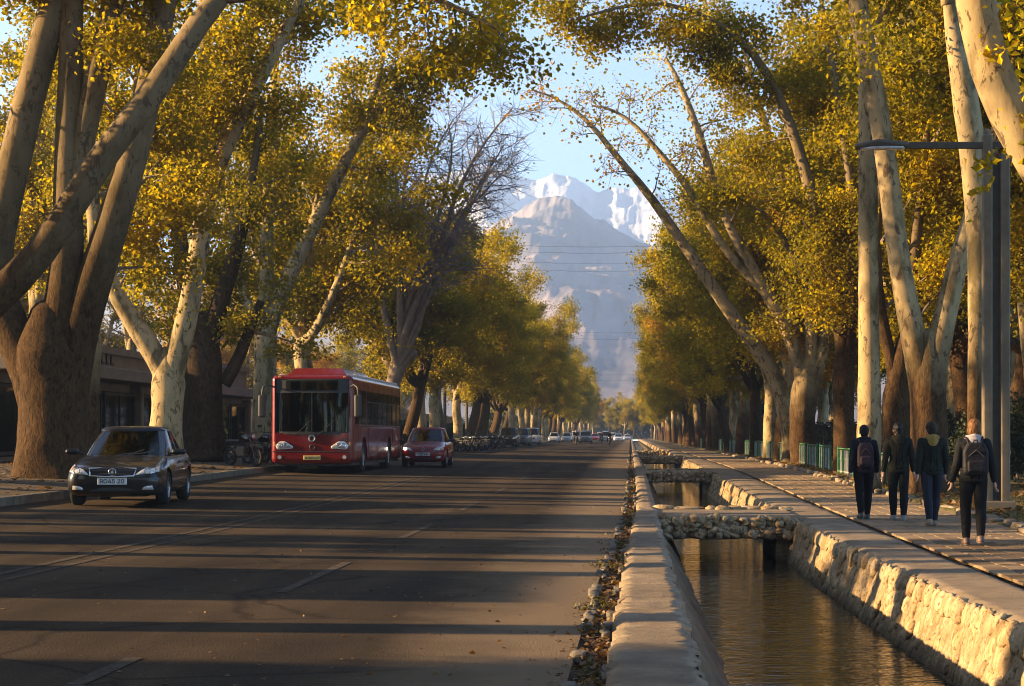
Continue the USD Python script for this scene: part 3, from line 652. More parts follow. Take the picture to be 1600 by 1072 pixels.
hero('pale forked plane tree standing right behind the black car roof', 54,
     [(258, 735, 62), (259, 700, 54), (261, 640, 48), (263, 590, 54), (264, 555, 46)],
     [[(254, 580, 34), (232, 540, 34), (206, 500, 30), (180, 455, 26), (164, 410, 22), (152, 350, 17), (145, 280, 8), dict(t0=0.5, leafs=35)],
      [(270, 580, 38), (286, 520, 36), (300, 455, 33), (314, 370, 31), (334, 275, 28), (375, 185, 25), (422, 92, 21), (470, 0, 17), (520, -110, 8), dict(t0=0.35)],
      [(318, 345, 24), (326, 240, 22), (325, 140, 20), (321, 40, 19), (322, -90, 12), dict(t0=0.2)],
      [(330, 290, 18), (345, 235, 16), (356, 190, 15), (385, 105, 13), (398, 40, 11), (410, -60, 6), dict(t0=0.2)],
      [(325, 190, 13), (300, 140, 11), (280, 90, 8), (262, 20, 5), dict(t0=0.2)]],
     'bark_pale', 'leaf_gold', 13, leafs=50)
hero('plane tree beside the bus front with one long limb leaning far over the road', 68,
     [(410, 738, 46), (411, 700, 40), (413, 620, 35), (415, 560, 35), (416, 500, 33), (416, 470, 26)],
     [[(416, 500, 28), (416, 410, 24), (420, 300, 20), (428, 180, 15), (430, 60, 10), (440, -60, 6), dict(t0=0.15)],
      [(418, 520, 28), (440, 458, 26), (478, 376, 23), (518, 296, 20), (558, 218, 17), (610, 150, 14), (662, 104, 11), (720, 60, 7), (770, 30, 4), dict(t0=0.5, leafs=55, dens=1.6)],
      [(548, 240, 12), (568, 190, 11), (590, 130, 9), (600, 60, 6), (605, 0, 4), dict(t0=0.2, dens=1.8)],
      [(412, 540, 20), (392, 490, 17), (372, 420, 14), (360, 330, 10), (350, 220, 6), dict(t0=0.2)]],
     'bark_pale', 'leaf_gold', 14, leafs=55)
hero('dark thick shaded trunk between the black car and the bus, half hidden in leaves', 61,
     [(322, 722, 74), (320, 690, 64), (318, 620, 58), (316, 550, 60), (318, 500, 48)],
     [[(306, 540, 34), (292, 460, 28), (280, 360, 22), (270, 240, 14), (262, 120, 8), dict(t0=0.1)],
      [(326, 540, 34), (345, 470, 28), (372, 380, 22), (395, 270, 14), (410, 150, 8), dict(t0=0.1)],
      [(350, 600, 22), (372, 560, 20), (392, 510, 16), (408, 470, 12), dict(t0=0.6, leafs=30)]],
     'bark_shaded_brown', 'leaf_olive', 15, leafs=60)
hero('second trunk close behind the thick old plane tree, mottled olive and brown', 49.5,
     [(134, 748, 52), (134, 700, 44), (135, 600, 42), (138, 520, 40), (142, 470, 34)],
     [[(140, 500, 30), (150, 400, 26), (140, 280, 22), (120, 120, 16), (110, 0, 10), dict(t0=0.2)],
      [(142, 500, 30), (170, 400, 24), (200, 280, 20), (215, 140, 14), (225, 0, 8), dict(t0=0.2)]],
     'bark_mottled', 'leaf_gold', 16, leafs=60, slen=(1.5, 3.6))
# right side
hero('slender pale plane tree leaning left over the canal from a low fork', 80,
     [(1238, 734, 40), (1238, 715, 32), (1234, 680, 27), (1228, 645, 27), (1222, 610, 28)],
     [[(1226, 640, 26), (1214, 595, 25), (1188, 552, 24), (1150, 500, 22), (1108, 440, 19), (1060, 370, 16), (1010, 300, 13), (962, 242, 10), (922, 194, 7.5), (876, 158, 4.5), (830, 140, 2), dict(t0=0.66, leafs=1.2, dens=2.4, slen=(0.8, 2.0), zmin=8, sig=0.3, ter=7)],
      [(1228, 640, 22), (1240, 560, 19), (1236, 470, 15), (1220, 380, 12), (1205, 280, 8), dict(t0=0.2, leafs=45)]],
     'bark_pale', 'leaf_russet', 21, leafs=40, size=(0.12, 0.2))
hero('stout pale plane tree right of the leaning tree, limbs fanning left', 76,
     [(1262, 738, 56), (1258, 715, 46), (1254, 670, 40), (1256, 620, 42), (1262, 570, 40)],
     [[(1254, 600, 24), (1222, 500, 21), (1170, 410, 18), (1130, 330, 16), (1098, 230, 13), (1066, 140, 9), (1040, 90, 5), dict(t0=0.5, leafs=11, dens=1.8)],
      [(1200, 460, 15), (1150, 410, 13), (1108, 350, 12), (1072, 290, 11), (1028, 236, 9), (980, 186, 6), (925, 165, 3), dict(t0=0.45, leafs=3, dens=2.2, slen=(0.8, 2.0), ter=7, zmin=8)],
      [(1264, 600, 24), (1268, 500, 20), (1250, 380, 17), (1215, 260, 13), (1180, 140, 9), (1150, 40, 5), dict(t0=0.2, leafs=50)],
      [(1270, 600, 24), (1300, 480, 19), (1310, 350, 14), (1300, 200, 9), (1290, 80, 5), dict(t0=0.15, leafs=60)]],
     'bark_mottled', 'leaf_gold', 22, leafs=45)
hero('dark ridged trunk left of the smooth pale trunk, one branch arching over the street', 62,
     [(1322, 752, 44), (1320, 720, 36), (1318, 650, 33), (1318, 580, 34), (1320, 530, 30)],
     [[(1318, 550, 26), (1292, 400, 22), (1240, 210, 17), (1176, 84, 12), (1114, 32, 9), (1048, 8, 7), (965, 12, 5), (885, 36, 3), dict(t0=0.45, leafs=55, dens=2.0, slen=(1.0, 2.2), zmin=9)],
      [(1322, 550, 26), (1335, 420, 20), (1325, 260, 15), (1300, 100, 10), (1280, -20, 6), dict(t0=0.1, leafs=60)],
      [(1320, 540, 20), (1280, 470, 16), (1240, 400, 12), (1190, 330, 7), dict(t0=0.15, leafs=55)]],
     'bark_brown', 'leaf_gold', 23, leafs=55)
hero('dark plane tree dividing into a wide V of pale mottled limbs beside the lamp post', 43.6,
     [(1454, 788, 80), (1453, 760, 66), (1452, 700, 58), (1450, 620, 57), (1449, 565, 60), (1449, 530, 58)],
     [[(1434, 560, 42), (1420, 490, 38), (1404, 400, 35), (1390, 290, 34), (1372, 170, 33), (1350, 60, 32), (1332, -40, 28), (1300, -220, 14), dict(t0=0.62)],
      [(1462, 560, 42), (1478, 490, 36), (1500, 400, 31), (1524, 320, 26), (1548, 240, 22), (1575, 130, 15), (1600, 20, 9), dict(t0=0.5)]],
     'bark_mottled', 'leaf_gold', 24, leafs=13)
hero('smooth straight pale trunk rising behind the leftmost walker', 46,
     [(1357, 778, 46), (1357, 760, 41), (1358, 690, 38), (1358, 560, 34), (1357, 420, 32), (1356, 300, 30), (1354, 180, 26), (1351, 60, 22), (1348, -60, 18)],
     [[(1350, 20, 16), (1330, -60, 14), (1290, -180, 8), dict(t0=0.2)], [(1352, 100, 14), (1380, 20, 12), (1400, -90, 7), dict(t0=0.3)]],
     'bark_pale', 'leaf_gold', 25, leafs=13, flare=0.15)
hero('brown rough trunk behind the second walker, bending toward the V shaped tree', 49,
     [(1402, 768, 52), (1402, 745, 44), (1401, 690, 42), (1400, 620, 42), (1406, 570, 38)],
     [[(1402, 600, 36), (1412, 550, 32), (1424, 500, 26), (1428, 420, 20), (1440, 300, 15), (1450, 180, 10), (1455, 60, 6), dict(t0=0.3)],
      [(1398, 600, 24), (1375, 480, 19), (1372, 340, 14), (1390, 200, 8), dict(t0=0.2)]],
     'bark_brown', 'leaf_gold', 26, leafs=55)
hero('tall slim mottled trunk immediately left of the lamp post', 38,
     [(1524, 792, 34), (1523, 770, 28), (1523, 680, 25), (1525, 560, 26), (1528, 440, 31), (1526, 320, 38), (1518, 220, 42), (1503, 120, 40), (1488, 30, 34), (1474, -60, 28)],
     [[(1510, 160, 22), (1530, 60, 20), (1560, -60, 12), dict(t0=0.3)], [(1478, -30, 22), (1440, -160, 14), (1400, -260, 7), dict(t0=0.1)]],
     'bark_mottled', 'leaf_gold', 27, leafs=14, flare=0.2)
hero('near plane tree whose brightly lit trunk leans in across the top right corner', 25,
     [(1830, 850, 110), (1825, 800, 92), (1800, 690, 82), (1760, 560, 78), (1705, 420, 74), (1650, 310, 72), (1600, 215, 70)],
     [[(1620, 250, 70), (1570, 160, 67), (1535, 60, 63), (1518, -40, 60), (1510, -180, 50), (1490, -400, 24), dict(t0=0.7)],
      [(1690, 400, 34), (1720, 250, 28), (1740, 100, 20), (1760, -60, 10), dict(t0=0.3, leafs=45)],
      [(1660, 330, 16), (1640, 270, 12), (1610, 210, 9), (1588, 160, 5), (1575, 120, 3), dict(t0=0.5, leafs=6, zmin=4, slen=(0.3, 0.6), ter=3, sig=0.10)]],
     'bark_pale', 'leaf_gold', 28, leafs=40, flare=0.2)

# --- the avenue's rows
rt = np.random.default_rng(99)
LEAF = 1.6
VAR = [generic_tree(101, 13.5, 5.6, 5, 91, 'leaf_gold', 'bark_mottled', lean=0.8), generic_tree(102, 13.0, 5.2, 4, 101, 'leaf_olive', 'bark_brown', lean=0.5),
       generic_tree(103, 14.5, 6.0, 5, 87, 'leaf_gold', 'bark_pale', lean=1.0), generic_tree(104, 12.5, 5.5, 5, 96, 'leaf_olive', 'bark_mottled', lean=0.3),
       generic_tree(105, 13.5, 5.8, 6, 77, 'leaf_gold', 'bark_brown', lean=0.6), generic_tree(106, 12.0, 5.0, 4, 80, 'leaf_russet', 'bark_mottled', lean=0.4)]
VAR.append(generic_tree(107, 16.5, 5.5, 5, 80, 'leaf_gold', 'bark_mottled', fork=6.0, zmin=7.2))
VAR.append(generic_tree(108, 13.5, 2.2, 3, 0.5, 'leaf_gold', 'bark_mottled', fork=5.5, zmin=8.5, r0=0.34, dens=0.35))  # nearly leafless variant, shaped to cast thin stripes from out of view
ORD = ['first', 'second', 'third', 'fourth', 'fifth', 'sixth', 'seventh', 'eighth']
first = {}
def row_tree(v, x, y, z, rz, sc, label, group):
    if v in first: return dup(first[v], (x, y, z), rz, label, group, sc)
    first[v] = put_variant(VAR[v], label, (x, y, z), rz, sc, group); return first[v]
def kz(y): return float(road_z(KERB, y)) + 0.16
# left row, from behind the bus to the far end
y = 79.0; k = 0
while y < 560:
    v = int(rt.choice([0, 1, 2, 3, 4, 5], p=[.2, .2, .2, .15, .15, .1]))
    if k < 6: v = [0, 2, 1, 3, 4, 2][k]
    sc = rt.uniform(0.92, 1.08) * (1.0 if y > 110 else 1.08)
    if not (84 < y < 96): row_tree(v, -13.6 + rt.normal(0, 0.5), y, kz(y), rt.uniform(-0.6, 0.6), sc, *((f'{ORD[k]} plane tree of the left row counted from behind the bus', None) if k < 8 else ('plane tree in the long left row running from the bus into the distance', 'left row of avenue trees')))
    y += rt.uniform(6.5, 9.5) * (1 if y < 300 else 1.6); k += 1
# the nearly leafless tree
bt = generic_tree(140, 17.0, 4.4, 9, 0.12, 'leaf_russet', 'bark_brown', bare=True, lean=3.3, dens=2.9, size=(0.1, 0.16))
t = thing('plane_tree', 'nearly leafless grey tree whose bare twigs spread against the sky', 'tree', (-12.6, 90, kz(90)))
finish_tree(t, bt[0], bt[1], bt[2], bt[3], bt[4], 'twig', 'leaf_russet', bt[7], 'twig_grey', False)
# right row
y = 86.0; k = 0
while y < 560:
    v = int(rt.choice([0, 1, 2, 3, 4, 5], p=[.25, .15, .25, .1, .2, .05]))
    if k < 5: v = [0, 2, 4, 0, 2][k]
    row_tree(v, 7.1 + rt.normal(0, 0.35), y, float(rise(y)), PI + rt.uniform(-0.6, 0.6), rt.uniform(0.9, 1.08), *((f'{ORD[k]} plane tree of the right row counted from the leaning tree', None) if k < 8 else ('plane tree in the long right row beyond the leaning tree along the walk', 'right row of avenue trees')))
    y += rt.uniform(6.5, 9.5) * (1 if y < 300 else 1.6); k += 1
# second rows behind
for y in np.arange(100, 300, 24.0):
    row_tree(int(rt.integers(0, 6)), -36 + rt.normal(0, 1.2), y + rt.normal(0, 1.5), 0.5, rt.uniform(0, 6), rt.uniform(0.85, 1.05), 'plane tree behind the left row and the shops', 'trees behind the left row')
for y in np.arange(48, 300, 10.0):
    row_tree(int(rt.integers(0, 6)), 14 + rt.normal(0, 1.0), y + rt.normal(0, 1.5), 0.2, rt.uniform(0, 6), rt.uniform(0.85, 1.1), 'plane tree in the park strip behind the right row', 'trees behind the right row')
for x, y in ((-32, 64),):
    row_tree(int(rt.integers(0, 5)), x, y, 0.5, rt.uniform(0, 6), 1.05, 'plane tree behind the left row and the shops', 'trees behind the left row')
for y in (44, 53, 63, 72, 82, 93):
    row_tree(6, 12.5 + rt.normal(0, 0.8), y, 0.2, rt.uniform(0, 6), rt.uniform(0.95, 1.1), 'tall plane tree in the park behind the right row', 'tall trees in the park')
for x, y in ((-27.5, 87), (-30, 97)):
    row_tree(6, x, y, 0.5, rt.uniform(0, 6), 1.2, 'tall plane tree behind the shops on the left', 'tall trees behind the shops')
for x, y in ((11.5, 57), (12.0, 70), (20, 62), (21, 74)):
    row_tree(int(rt.integers(0, 5)), x, y, 0.2, rt.uniform(0, 6), 1.1, 'plane tree in the park strip behind the right row', 'trees behind the right row')
# rows beside and behind the camera, which shade the near road
for x, y, sc in ((-19, 10.0, .5), (-18.5, 23.5, .42), (-21, 29.5, .55)):
    row_tree(int(rt.integers(0, 5)), x, y, 0.3, rt.uniform(0, 6), sc, 'smaller plane tree added left of the frame to shade the road', 'added left trees outside the frame')  # low crowns added out of view to darken the near road
for x, y in [(-14.6, q) for q in (-150, -130, -112, -96, -82, -70, -60, -50, -42, -34, -26, -14, -4, 3.0, 8.0, 13.0, 31.5)]:
    row_tree(6, x + rt.normal(0, 0.4), y, 0.35, rt.uniform(0, 6), rt.uniform(0.9, 1.1), 'tall plane tree of the left row standing outside the frame', 'trees outside the frame')
for x, y in ((-15.5, 18.3), (-14.5, 21.2), (-16, 23.2), (-14.8, 25.1), (-17, 27.4), (-15.5, 29.2), (-18, 31.5), (-17.5, 36.5), (-21, 39), (-18, 41), (-19, 46), (-21, 50), (-22, 60), (-22, 84)):
    row_tree(7, x, y, 0.35, rt.uniform(0, 6), rt.uniform(0.8, 1.1), 'slender bare trunk added left of the frame to cast shadow stripes', 'added slender trees outside the frame')  # unseen trunks added only for their shadow stripes on the road
for y in (-150, -130, -112, -96, -82, -70, -60, -50, -42, -34, -24, -12, 0, 9):
    row_tree(6, 8.0 + rt.normal(0, 0.4), y, 0.1, rt.uniform(0, 6), rt.uniform(0.95, 1.1), 'tall plane tree of the right row standing outside the frame', 'trees outside the frame right')
for x in (-13, -9, -5, -1, 3, 7, 11):
    row_tree(int(rt.integers(0, 5)), x, -165 + rt.normal(0, 4), 0.1, rt.uniform(0, 6), 1.0, 'tree added behind the viewpoint to block the sky', 'trees behind the viewpoint')  # unseen trees added across the road to keep sky out of reflections
# the closing trees at the avenue's end
for x, y in ((-7, 585), (-2, 600), (3, 590), (7, 600), (-12, 590), (11, 596), (-4, 640), (1, 650), (-20, 625), (-30, 630), (-42, 625), (18, 625), (27, 630), (38, 625)):
    row_tree(int(rt.integers(0, 5)), x, y, 0.3, rt.uniform(0, 6), rt.uniform(0.8, 1.0), 'hazy tree closing the far end of the avenue', 'trees at the end of the avenue')
# dark shrubs in the park on the right
for k, (x, y, s, lab) in enumerate([(9.2, 47, 1.3, 'dark green shrub between the V shaped tree and the lamp post'), (11.5, 55, 1.6, 'tall dark shrub behind the V shaped tree'), (9.6, 37.5, 0.75, 'low dark shrub right of the lamp post base'), (10.6, 66, 1.5, 'dark shrub in the shade behind the brown rough trunk')]):
    rng = np.random.default_rng(300 + k); n = 5000
    d = rng.normal(size=(n, 3)); d /= np.linalg.norm(d, axis=1, keepdims=True); r = rng.random(n) ** 0.4
    p = d * (r * (0.75 + 0.5 * (fbm(d * 2.5 + k, 3) - 0.3)))[:, None] * [s, s, s * 0.9] + [0, 0, s * 0.85]
    t = thing('shrub', lab, 'shrub', (x, y, float(rise(y)) + 0.05))
    obj('stem', cat([tube([[0, 0, -0.1], [rng.normal(0, .2) * s, rng.normal(0, .2) * s, s * 0.9]], [0.04, 0.015], 6) for _ in range(5)]), 'twig', t)
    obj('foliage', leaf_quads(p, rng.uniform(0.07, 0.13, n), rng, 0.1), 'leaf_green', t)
# ------------------------------------------------------------------ mountains
def ridged(p, o=5, seed=0):
    return sum(0.5 ** (k + 1) * (1 - np.abs(2 * meshkit.noise(p * 2 ** k, seed + k) - 1)) for k in range(o))
def mountain(name, Yc, Y0, Y1, crest_px, amp, seed, mat, nx=220, ny=120, famp=None):
    famp = famp or amp * 0.34
    pxs = np.concatenate([np.linspace(-900, 700, 90)[:-1], np.linspace(700, 1080, nx)[:-1], np.linspace(1080, 2900, 90)]); tx = (pxs - VX) / FPX
    yy = np.linspace(Y0, Y1, ny)
    crest = np.interp(pxs, [c[0] for c in crest_px], [c[1] for c in crest_px])
    hc = (VY - crest) * Yc / FPX
    Xc = tx * Yc
    t = np.where(yy < Yc, (yy - Y0) / (Yc - Y0), 1 - 0.6 * (yy - Yc) / (Y1 - Yc))
    prof = np.where(yy < Yc, t ** 1.15, t)
    Xg, Yg = np.meshgrid(Xc, yy)
    base = hc[None] * prof[:, None]
    p = np.stack([Xg / 700.0, Yg / 1500.0, Xg * 0], -1)
    rd = ridged(p + 0.2 * (meshkit.fbm(p * 2, 3, seed)[..., None] - .5), 6, seed) - 0.55
    env = np.clip(prof * 1.6, 0, 1)[:, None] * np.where(yy < Yc, 1 - 0.7 * np.clip(t, 0, 1) ** 6, 1)[:, None]
    fine = (ridged(np.stack([Xg / 120.0 + 0.5 * rd, Yg / 170.0 + 0.4 * rd, Xg * 0], -1), 6, seed + 9) - 0.5)
    Z = base + amp * rd * env + famp * fine * np.clip(prof * 2, 0, 1)[:, None]
    return struct(name, grid(np.stack([Xg, Yg, Z], -1)), mat, True)
def rock(name, z_snow, z_full, c1, c2):
    M(name, {'g': ('geometry', {}), 'xyz': ('separate_xyz', {}), 'n': ('noise_texture', {'scale': 0.006, 'detail': 8.0, 'roughness': 0.65}), 'nd': ('noise_texture', {'scale': 0.03, 'detail': 8.0, 'roughness': 0.75}),
             'r': ('rgb_ramp', {'ramp': [(0.35, c1), (0.62, c2)]}), 'nx': ('separate_xyz', {}), 'a': ('math', {'math_type': 'multiply_add', 'value2': 700.0, 'value3': -350.0}), 's': ('math', {'math_type': 'add'}),
             'm': ('map_range', {'from_min': z_snow, 'from_max': z_full, 'to_min': 0.0, 'to_max': 1.0, 'clamp': True}), 'mx': ('mix', {'color2': (0.40, 0.42, 0.47)}), 'p': ('principled_bsdf', {'roughness': 0.95, 'specular_ior_level': 0.1})},
      [('g.position', 'xyz.vector'), ('g.position', 'n.vector'), ('g.position', 'nd.vector'), ('n.fac', 'r.fac'), ('nd.fac', 'a.value1'), ('a.value', 's.value1'), ('xyz.z', 's.value2'), ('s.value', 'm.value'),
       ('r.color', 'mx.color1'), ('m.result', 'mx.fac'), ('mx.color', 'p.base_color')])
rock('mountain_rock', 900, 1100, (0.085, 0.09, 0.115), (0.24, 0.20, 0.19))
rock('mountain_snow', 270, 400, (0.12, 0.12, 0.14), (0.22, 0.20, 0.20))
mountain('mountain', 2700, 1100, 3300, [(-900, 600), (300, 540), (600, 450), (740, 385), (800, 347), (846, 324), (872, 318), (896, 324), (930, 345), (970, 362), (1010, 382), (1060, 405), (1200, 440), (2000, 470), (2900, 520)], 110, 3, 'mountain_rock', famp=62)
mountain('mountain', 3700, 2700, 3980, [(-900, 540), (300, 440), (560, 340), (700, 282), (770, 262), (802, 274), (826, 284), (850, 290), (868, 290), (888, 291), (905, 297), (930, 300), (955, 301), (975, 300), (1000, 306), (1060, 320), (1200, 340), (2000, 360), (2900, 380)], 70, 5, 'mountain_snow', 240, 130, 62)

# air
V = M('air', {'v': ('principled_volume', {'color': (0.50, 0.70, 1.0), 'density': 2.5e-4, 'anisotropy': 0.35})}, [], surface=None, volume='v.volume')
tag(obj('haze', box(-4800, 4800, -500, 4060, -2.3, 640), 'air'), 'thin pale haze over the avenue and the mountain slopes', 'haze', kind='stuff')
# ------------------------------------------------------------------ vehicle and object materials
def paint(name, col, rough=0.35, coat=0.6, spec=0.5):
    c = np.array(col, float)
    M(name, {'tc': ('texture_coordinate', {}), 'n': ('noise_texture', {'scale': 1.4, 'detail': 6.0, 'roughness': 0.7}), 'xyz': ('separate_xyz', {}),
             'r': ('rgb_ramp', {'ramp': [(0.35, tuple(c)), (0.75, tuple(c * 0.95 + np.array([0.03, 0.025, 0.018]) * 0.1))]}), 'ro': ('map_range', {'from_min': 0.3, 'from_max': 0.8, 'to_min': rough * 0.7, 'to_max': rough * 1.4}),
             'd': ('map_range', {'from_min': 0.15, 'from_max': 0.55, 'to_min': 0.4, 'to_max': 0.0, 'clamp': True}), 'dm': ('math', {'math_type': 'multiply'}), 'mx': ('mix', {'color2': (0.07, 0.055, 0.04)}),
             'p': ('principled_bsdf', {'coat_weight': coat, 'coat_roughness': 0.06, 'specular_ior_level': spec})},
      [('tc.object', 'n.vector'), ('n.fac', 'r.fac'), ('n.fac', 'ro.value'), ('tc.object', 'xyz.vector'), ('xyz.z', 'd.value'), ('d.result', 'dm.value1'), ('n.fac', 'dm.value2'), ('r.color', 'mx.color1'), ('dm.value', 'mx.fac'),
       ('mx.color', 'p.base_color'), ('ro.result', 'p.roughness')])
paint('paint_black', (0.003, 0.003, 0.0035), 0.3, 0.5, 0.25); paint('paint_bus_red', (0.13, 0.003, 0.004), 0.3, 0.6, 0.25); paint('paint_dark_red', (0.20, 0.006, 0.012), 0.3, 0.6, 0.3)
paint('paint_white', (0.55, 0.55, 0.54)); paint('paint_grey', (0.10, 0.105, 0.115)); paint('paint_silver', (0.35, 0.36, 0.37)); paint('paint_blue', (0.03, 0.045, 0.09)); paint('paint_green_taxi', (0.10, 0.16, 0.04))
plain('rubber', (0.018, 0.017, 0.016), 0.85, 0.3, 12.0, 0.003, 60)
plain('black_plastic', (0.02, 0.02, 0.02), 0.55, 0.2, 9.0)
plain('seat_cloth', (0.05, 0.048, 0.045), 0.9, 0.2, 20)
plain('chrome', (0.62, 0.62, 0.62), 0.18, 0.05, 4.0, metallic=1.0)
plain('alloy', (0.34, 0.33, 0.32), 0.35, 0.12, 8.0, metallic=0.9)
plain('lamp_glass', (0.50, 0.49, 0.46), 0.12, 0.25, 14.0, coat_weight=1.0, metallic=0.35)
plain('amber_glass', (0.55, 0.22, 0.03), 0.2, 0.15, 14.0, coat_weight=0.8)
plain('red_glass', (0.40, 0.015, 0.01), 0.2, 0.15, 14.0, coat_weight=0.8)
plain('plate_white', (0.52, 0.50, 0.46), 0.5, 0.1, 12.0)
plain('plate_yellow', (0.50, 0.40, 0.12), 0.5, 0.1, 12.0)
plain('letter_black', (0.02, 0.02, 0.02), 0.6, 0.1)
plain('grey_metal', (0.085, 0.066, 0.045), 0.7, 0.25, 5.0, specular_ior_level=0.25)
plain('dark_metal', (0.04, 0.04, 0.042), 0.45, 0.25, 7.0, metallic=0.5)
plain('concrete_pole', (0.16, 0.125, 0.082), 0.9, 0.22, 2.5, 0.006, 60)
M('window_glass', {'f': ('fresnel', {'IOR': 1.5}), 't': ('transparent_bsdf', {'color': (0.26, 0.30, 0.28)}), 'gl': ('glossy_bsdf', {'roughness': 0.03, 'color': (0.8, 0.82, 0.85)}), 'm': ('mix_closure', {}),
                   'fa': ('math', {'math_type': 'multiply_add', 'value2': 1.0, 'value3': 0.0})}, [('f.fac', 'fa.value1'), ('fa.value', 'm.fac'), ('t.BSDF', 'm.closure1'), ('gl.BSDF', 'm.closure2')], surface='m.closure')
M('dark_glass', {'f': ('fresnel', {'IOR': 1.45}), 't': ('transparent_bsdf', {'color': (0.22, 0.26, 0.24)}), 'gl': ('glossy_bsdf', {'roughness': 0.04, 'color': (0.75, 0.78, 0.8)}), 'm': ('mix_closure', {})}, [('f.fac', 'm.fac'), ('t.BSDF', 'm.closure1'), ('gl.BSDF', 'm.closure2')], surface='m.closure')
M('headlamp_lit', {'e': ('emission', {'color': (1.0, 0.86, 0.65), 'strength': 2.5})}, [], surface='e.emission')

# ------------------------------------------------------------------ street lamp
lp = at(1556, 803, 35.2); lz = float(rise(35.2)) + 0.05
L = thing('street_lamp', 'grey double-shaft street lamp with a flat lamp head on its long arm', 'street lamp', (lp[0], 35.2, lz))
for sx in (-0.165, 0.165):
    t = tm(rbox(sx - 0.09, sx + 0.09, -0.11, 0.11, 0.0, 7.12 if sx < 0 else 6.78, 0.03, 8).refine_to_length(0.5))
    obj('shaft', t, 'concrete_pole', L, 40)
obj('post_cap', rbox(-0.22, -0.11, -0.06, 0.06, 7.1, 7.24, 0.045, 10), 'concrete_pole', L, 40)
obj('web', box(-0.08, 0.08, 0.0, 0.05, 0.19, 6.7), 'grey_metal', L)
obj('base_plinth', rbox(-0.34, 0.34, -0.22, 0.22, -0.1, 0.18, 0.03, 8), 'concrete_pole', L, 40)
obj('arm', rbox(-1.72, 0.75, -0.05, 0.05, 6.86, 6.985, 0.02, 8), 'grey_metal', L, 40)
hd = Manifold.batch_hull([Manifold.sphere(0.06, 16).scale((1, s, 1)).translate((x, 0, z)) for x, s, z in ((-1.70, 1.6, 6.94), (-2.25, 3.0, 6.98), (-2.62, 1.6, 6.90))]).refine_to_length(0.1)
head = obj('lamp_head', hd, 'grey_metal', L, 45)
obj('lamp_lens', Manifold.batch_hull([Manifold.sphere(0.05, 14).scale((1, s, 0.8)).translate((x, 0, z)) for x, s, z in ((-1.78, 1.5, 6.885), (-2.2, 2.6, 6.875), (-2.55, 1.4, 6.87))]), 'lamp_glass', head, 45)

# ------------------------------------------------------------------ railings of the right strip
M('green_paint', {'g': ('geometry', {}), 'n': ('noise_texture', {'scale': 5.0, 'detail': 5.0}), 'r': ('rgb_ramp', {'ramp': [(0.3, (0.02, 0.075, 0.035)), (0.6, (0.025, 0.16, 0.045)), (0.75, (0.12, 0.14, 0.09))]}), 'p': ('principled_bsdf', {'roughness': 0.5})},
  [('g.position', 'n.vector'), ('n.fac', 'r.fac'), ('r.color', 'p.base_color')])
plain('white_rail', (0.45, 0.44, 0.40), 0.6, 0.2, 8.0)
def railing(x, y0, y1, label, group=None, green=0.35):
    z = float(rise((y0 + y1) / 2)) + 0.06
    t = thing('railing', label, 'railing', (x, y0, z), 0, group)
    L = y1 - y0
    for q in (0.0, L): obj('post', rbox(-0.03, 0.03, q - 0.03, q + 0.03, -0.1, 0.92, 0.01, 6), 'green_paint', t)
    for zz in (0.12, 0.52, 0.85): obj('rail', rbox(-0.02, 0.02, 0.031, L - 0.031, zz - 0.02, zz + 0.02, 0.008, 6), 'green_paint' if zz > 0.5 else 'white_rail', t)
    n = max(2, int(L / 0.22))
    for k in range(1, n):
        q = L * k / n
        obj('picket', box(-0.036, -0.021, q - 0.016, q + 0.016, 0.04, 0.80), 'green_paint' if rs.random() < green else 'white_rail', t)
    return t
r0 = railing(6.75, 46.9, 50.2, 'low white picket railing with green posts beside the leftmost walker', green=0.15)
railing(6.75, 51.2, 55.0, 'low green and white railing between two rough trunks', green=0.45)
railing(6.75, 56.2, 60.3, 'low green railing left of the walkers, near the stone edging', green=0.7)
y = 64.0
src = None
while y < 200:
    if src is None: src = railing(6.9, y, y + 3.6, 'low green and white railing between the trunks of the right row', 'railings along the right row', 0.6)
    else: dup(src, (6.9, y, float(rise(y)) + 0.06))
    y += 4.6 if y < 110 else 6.5

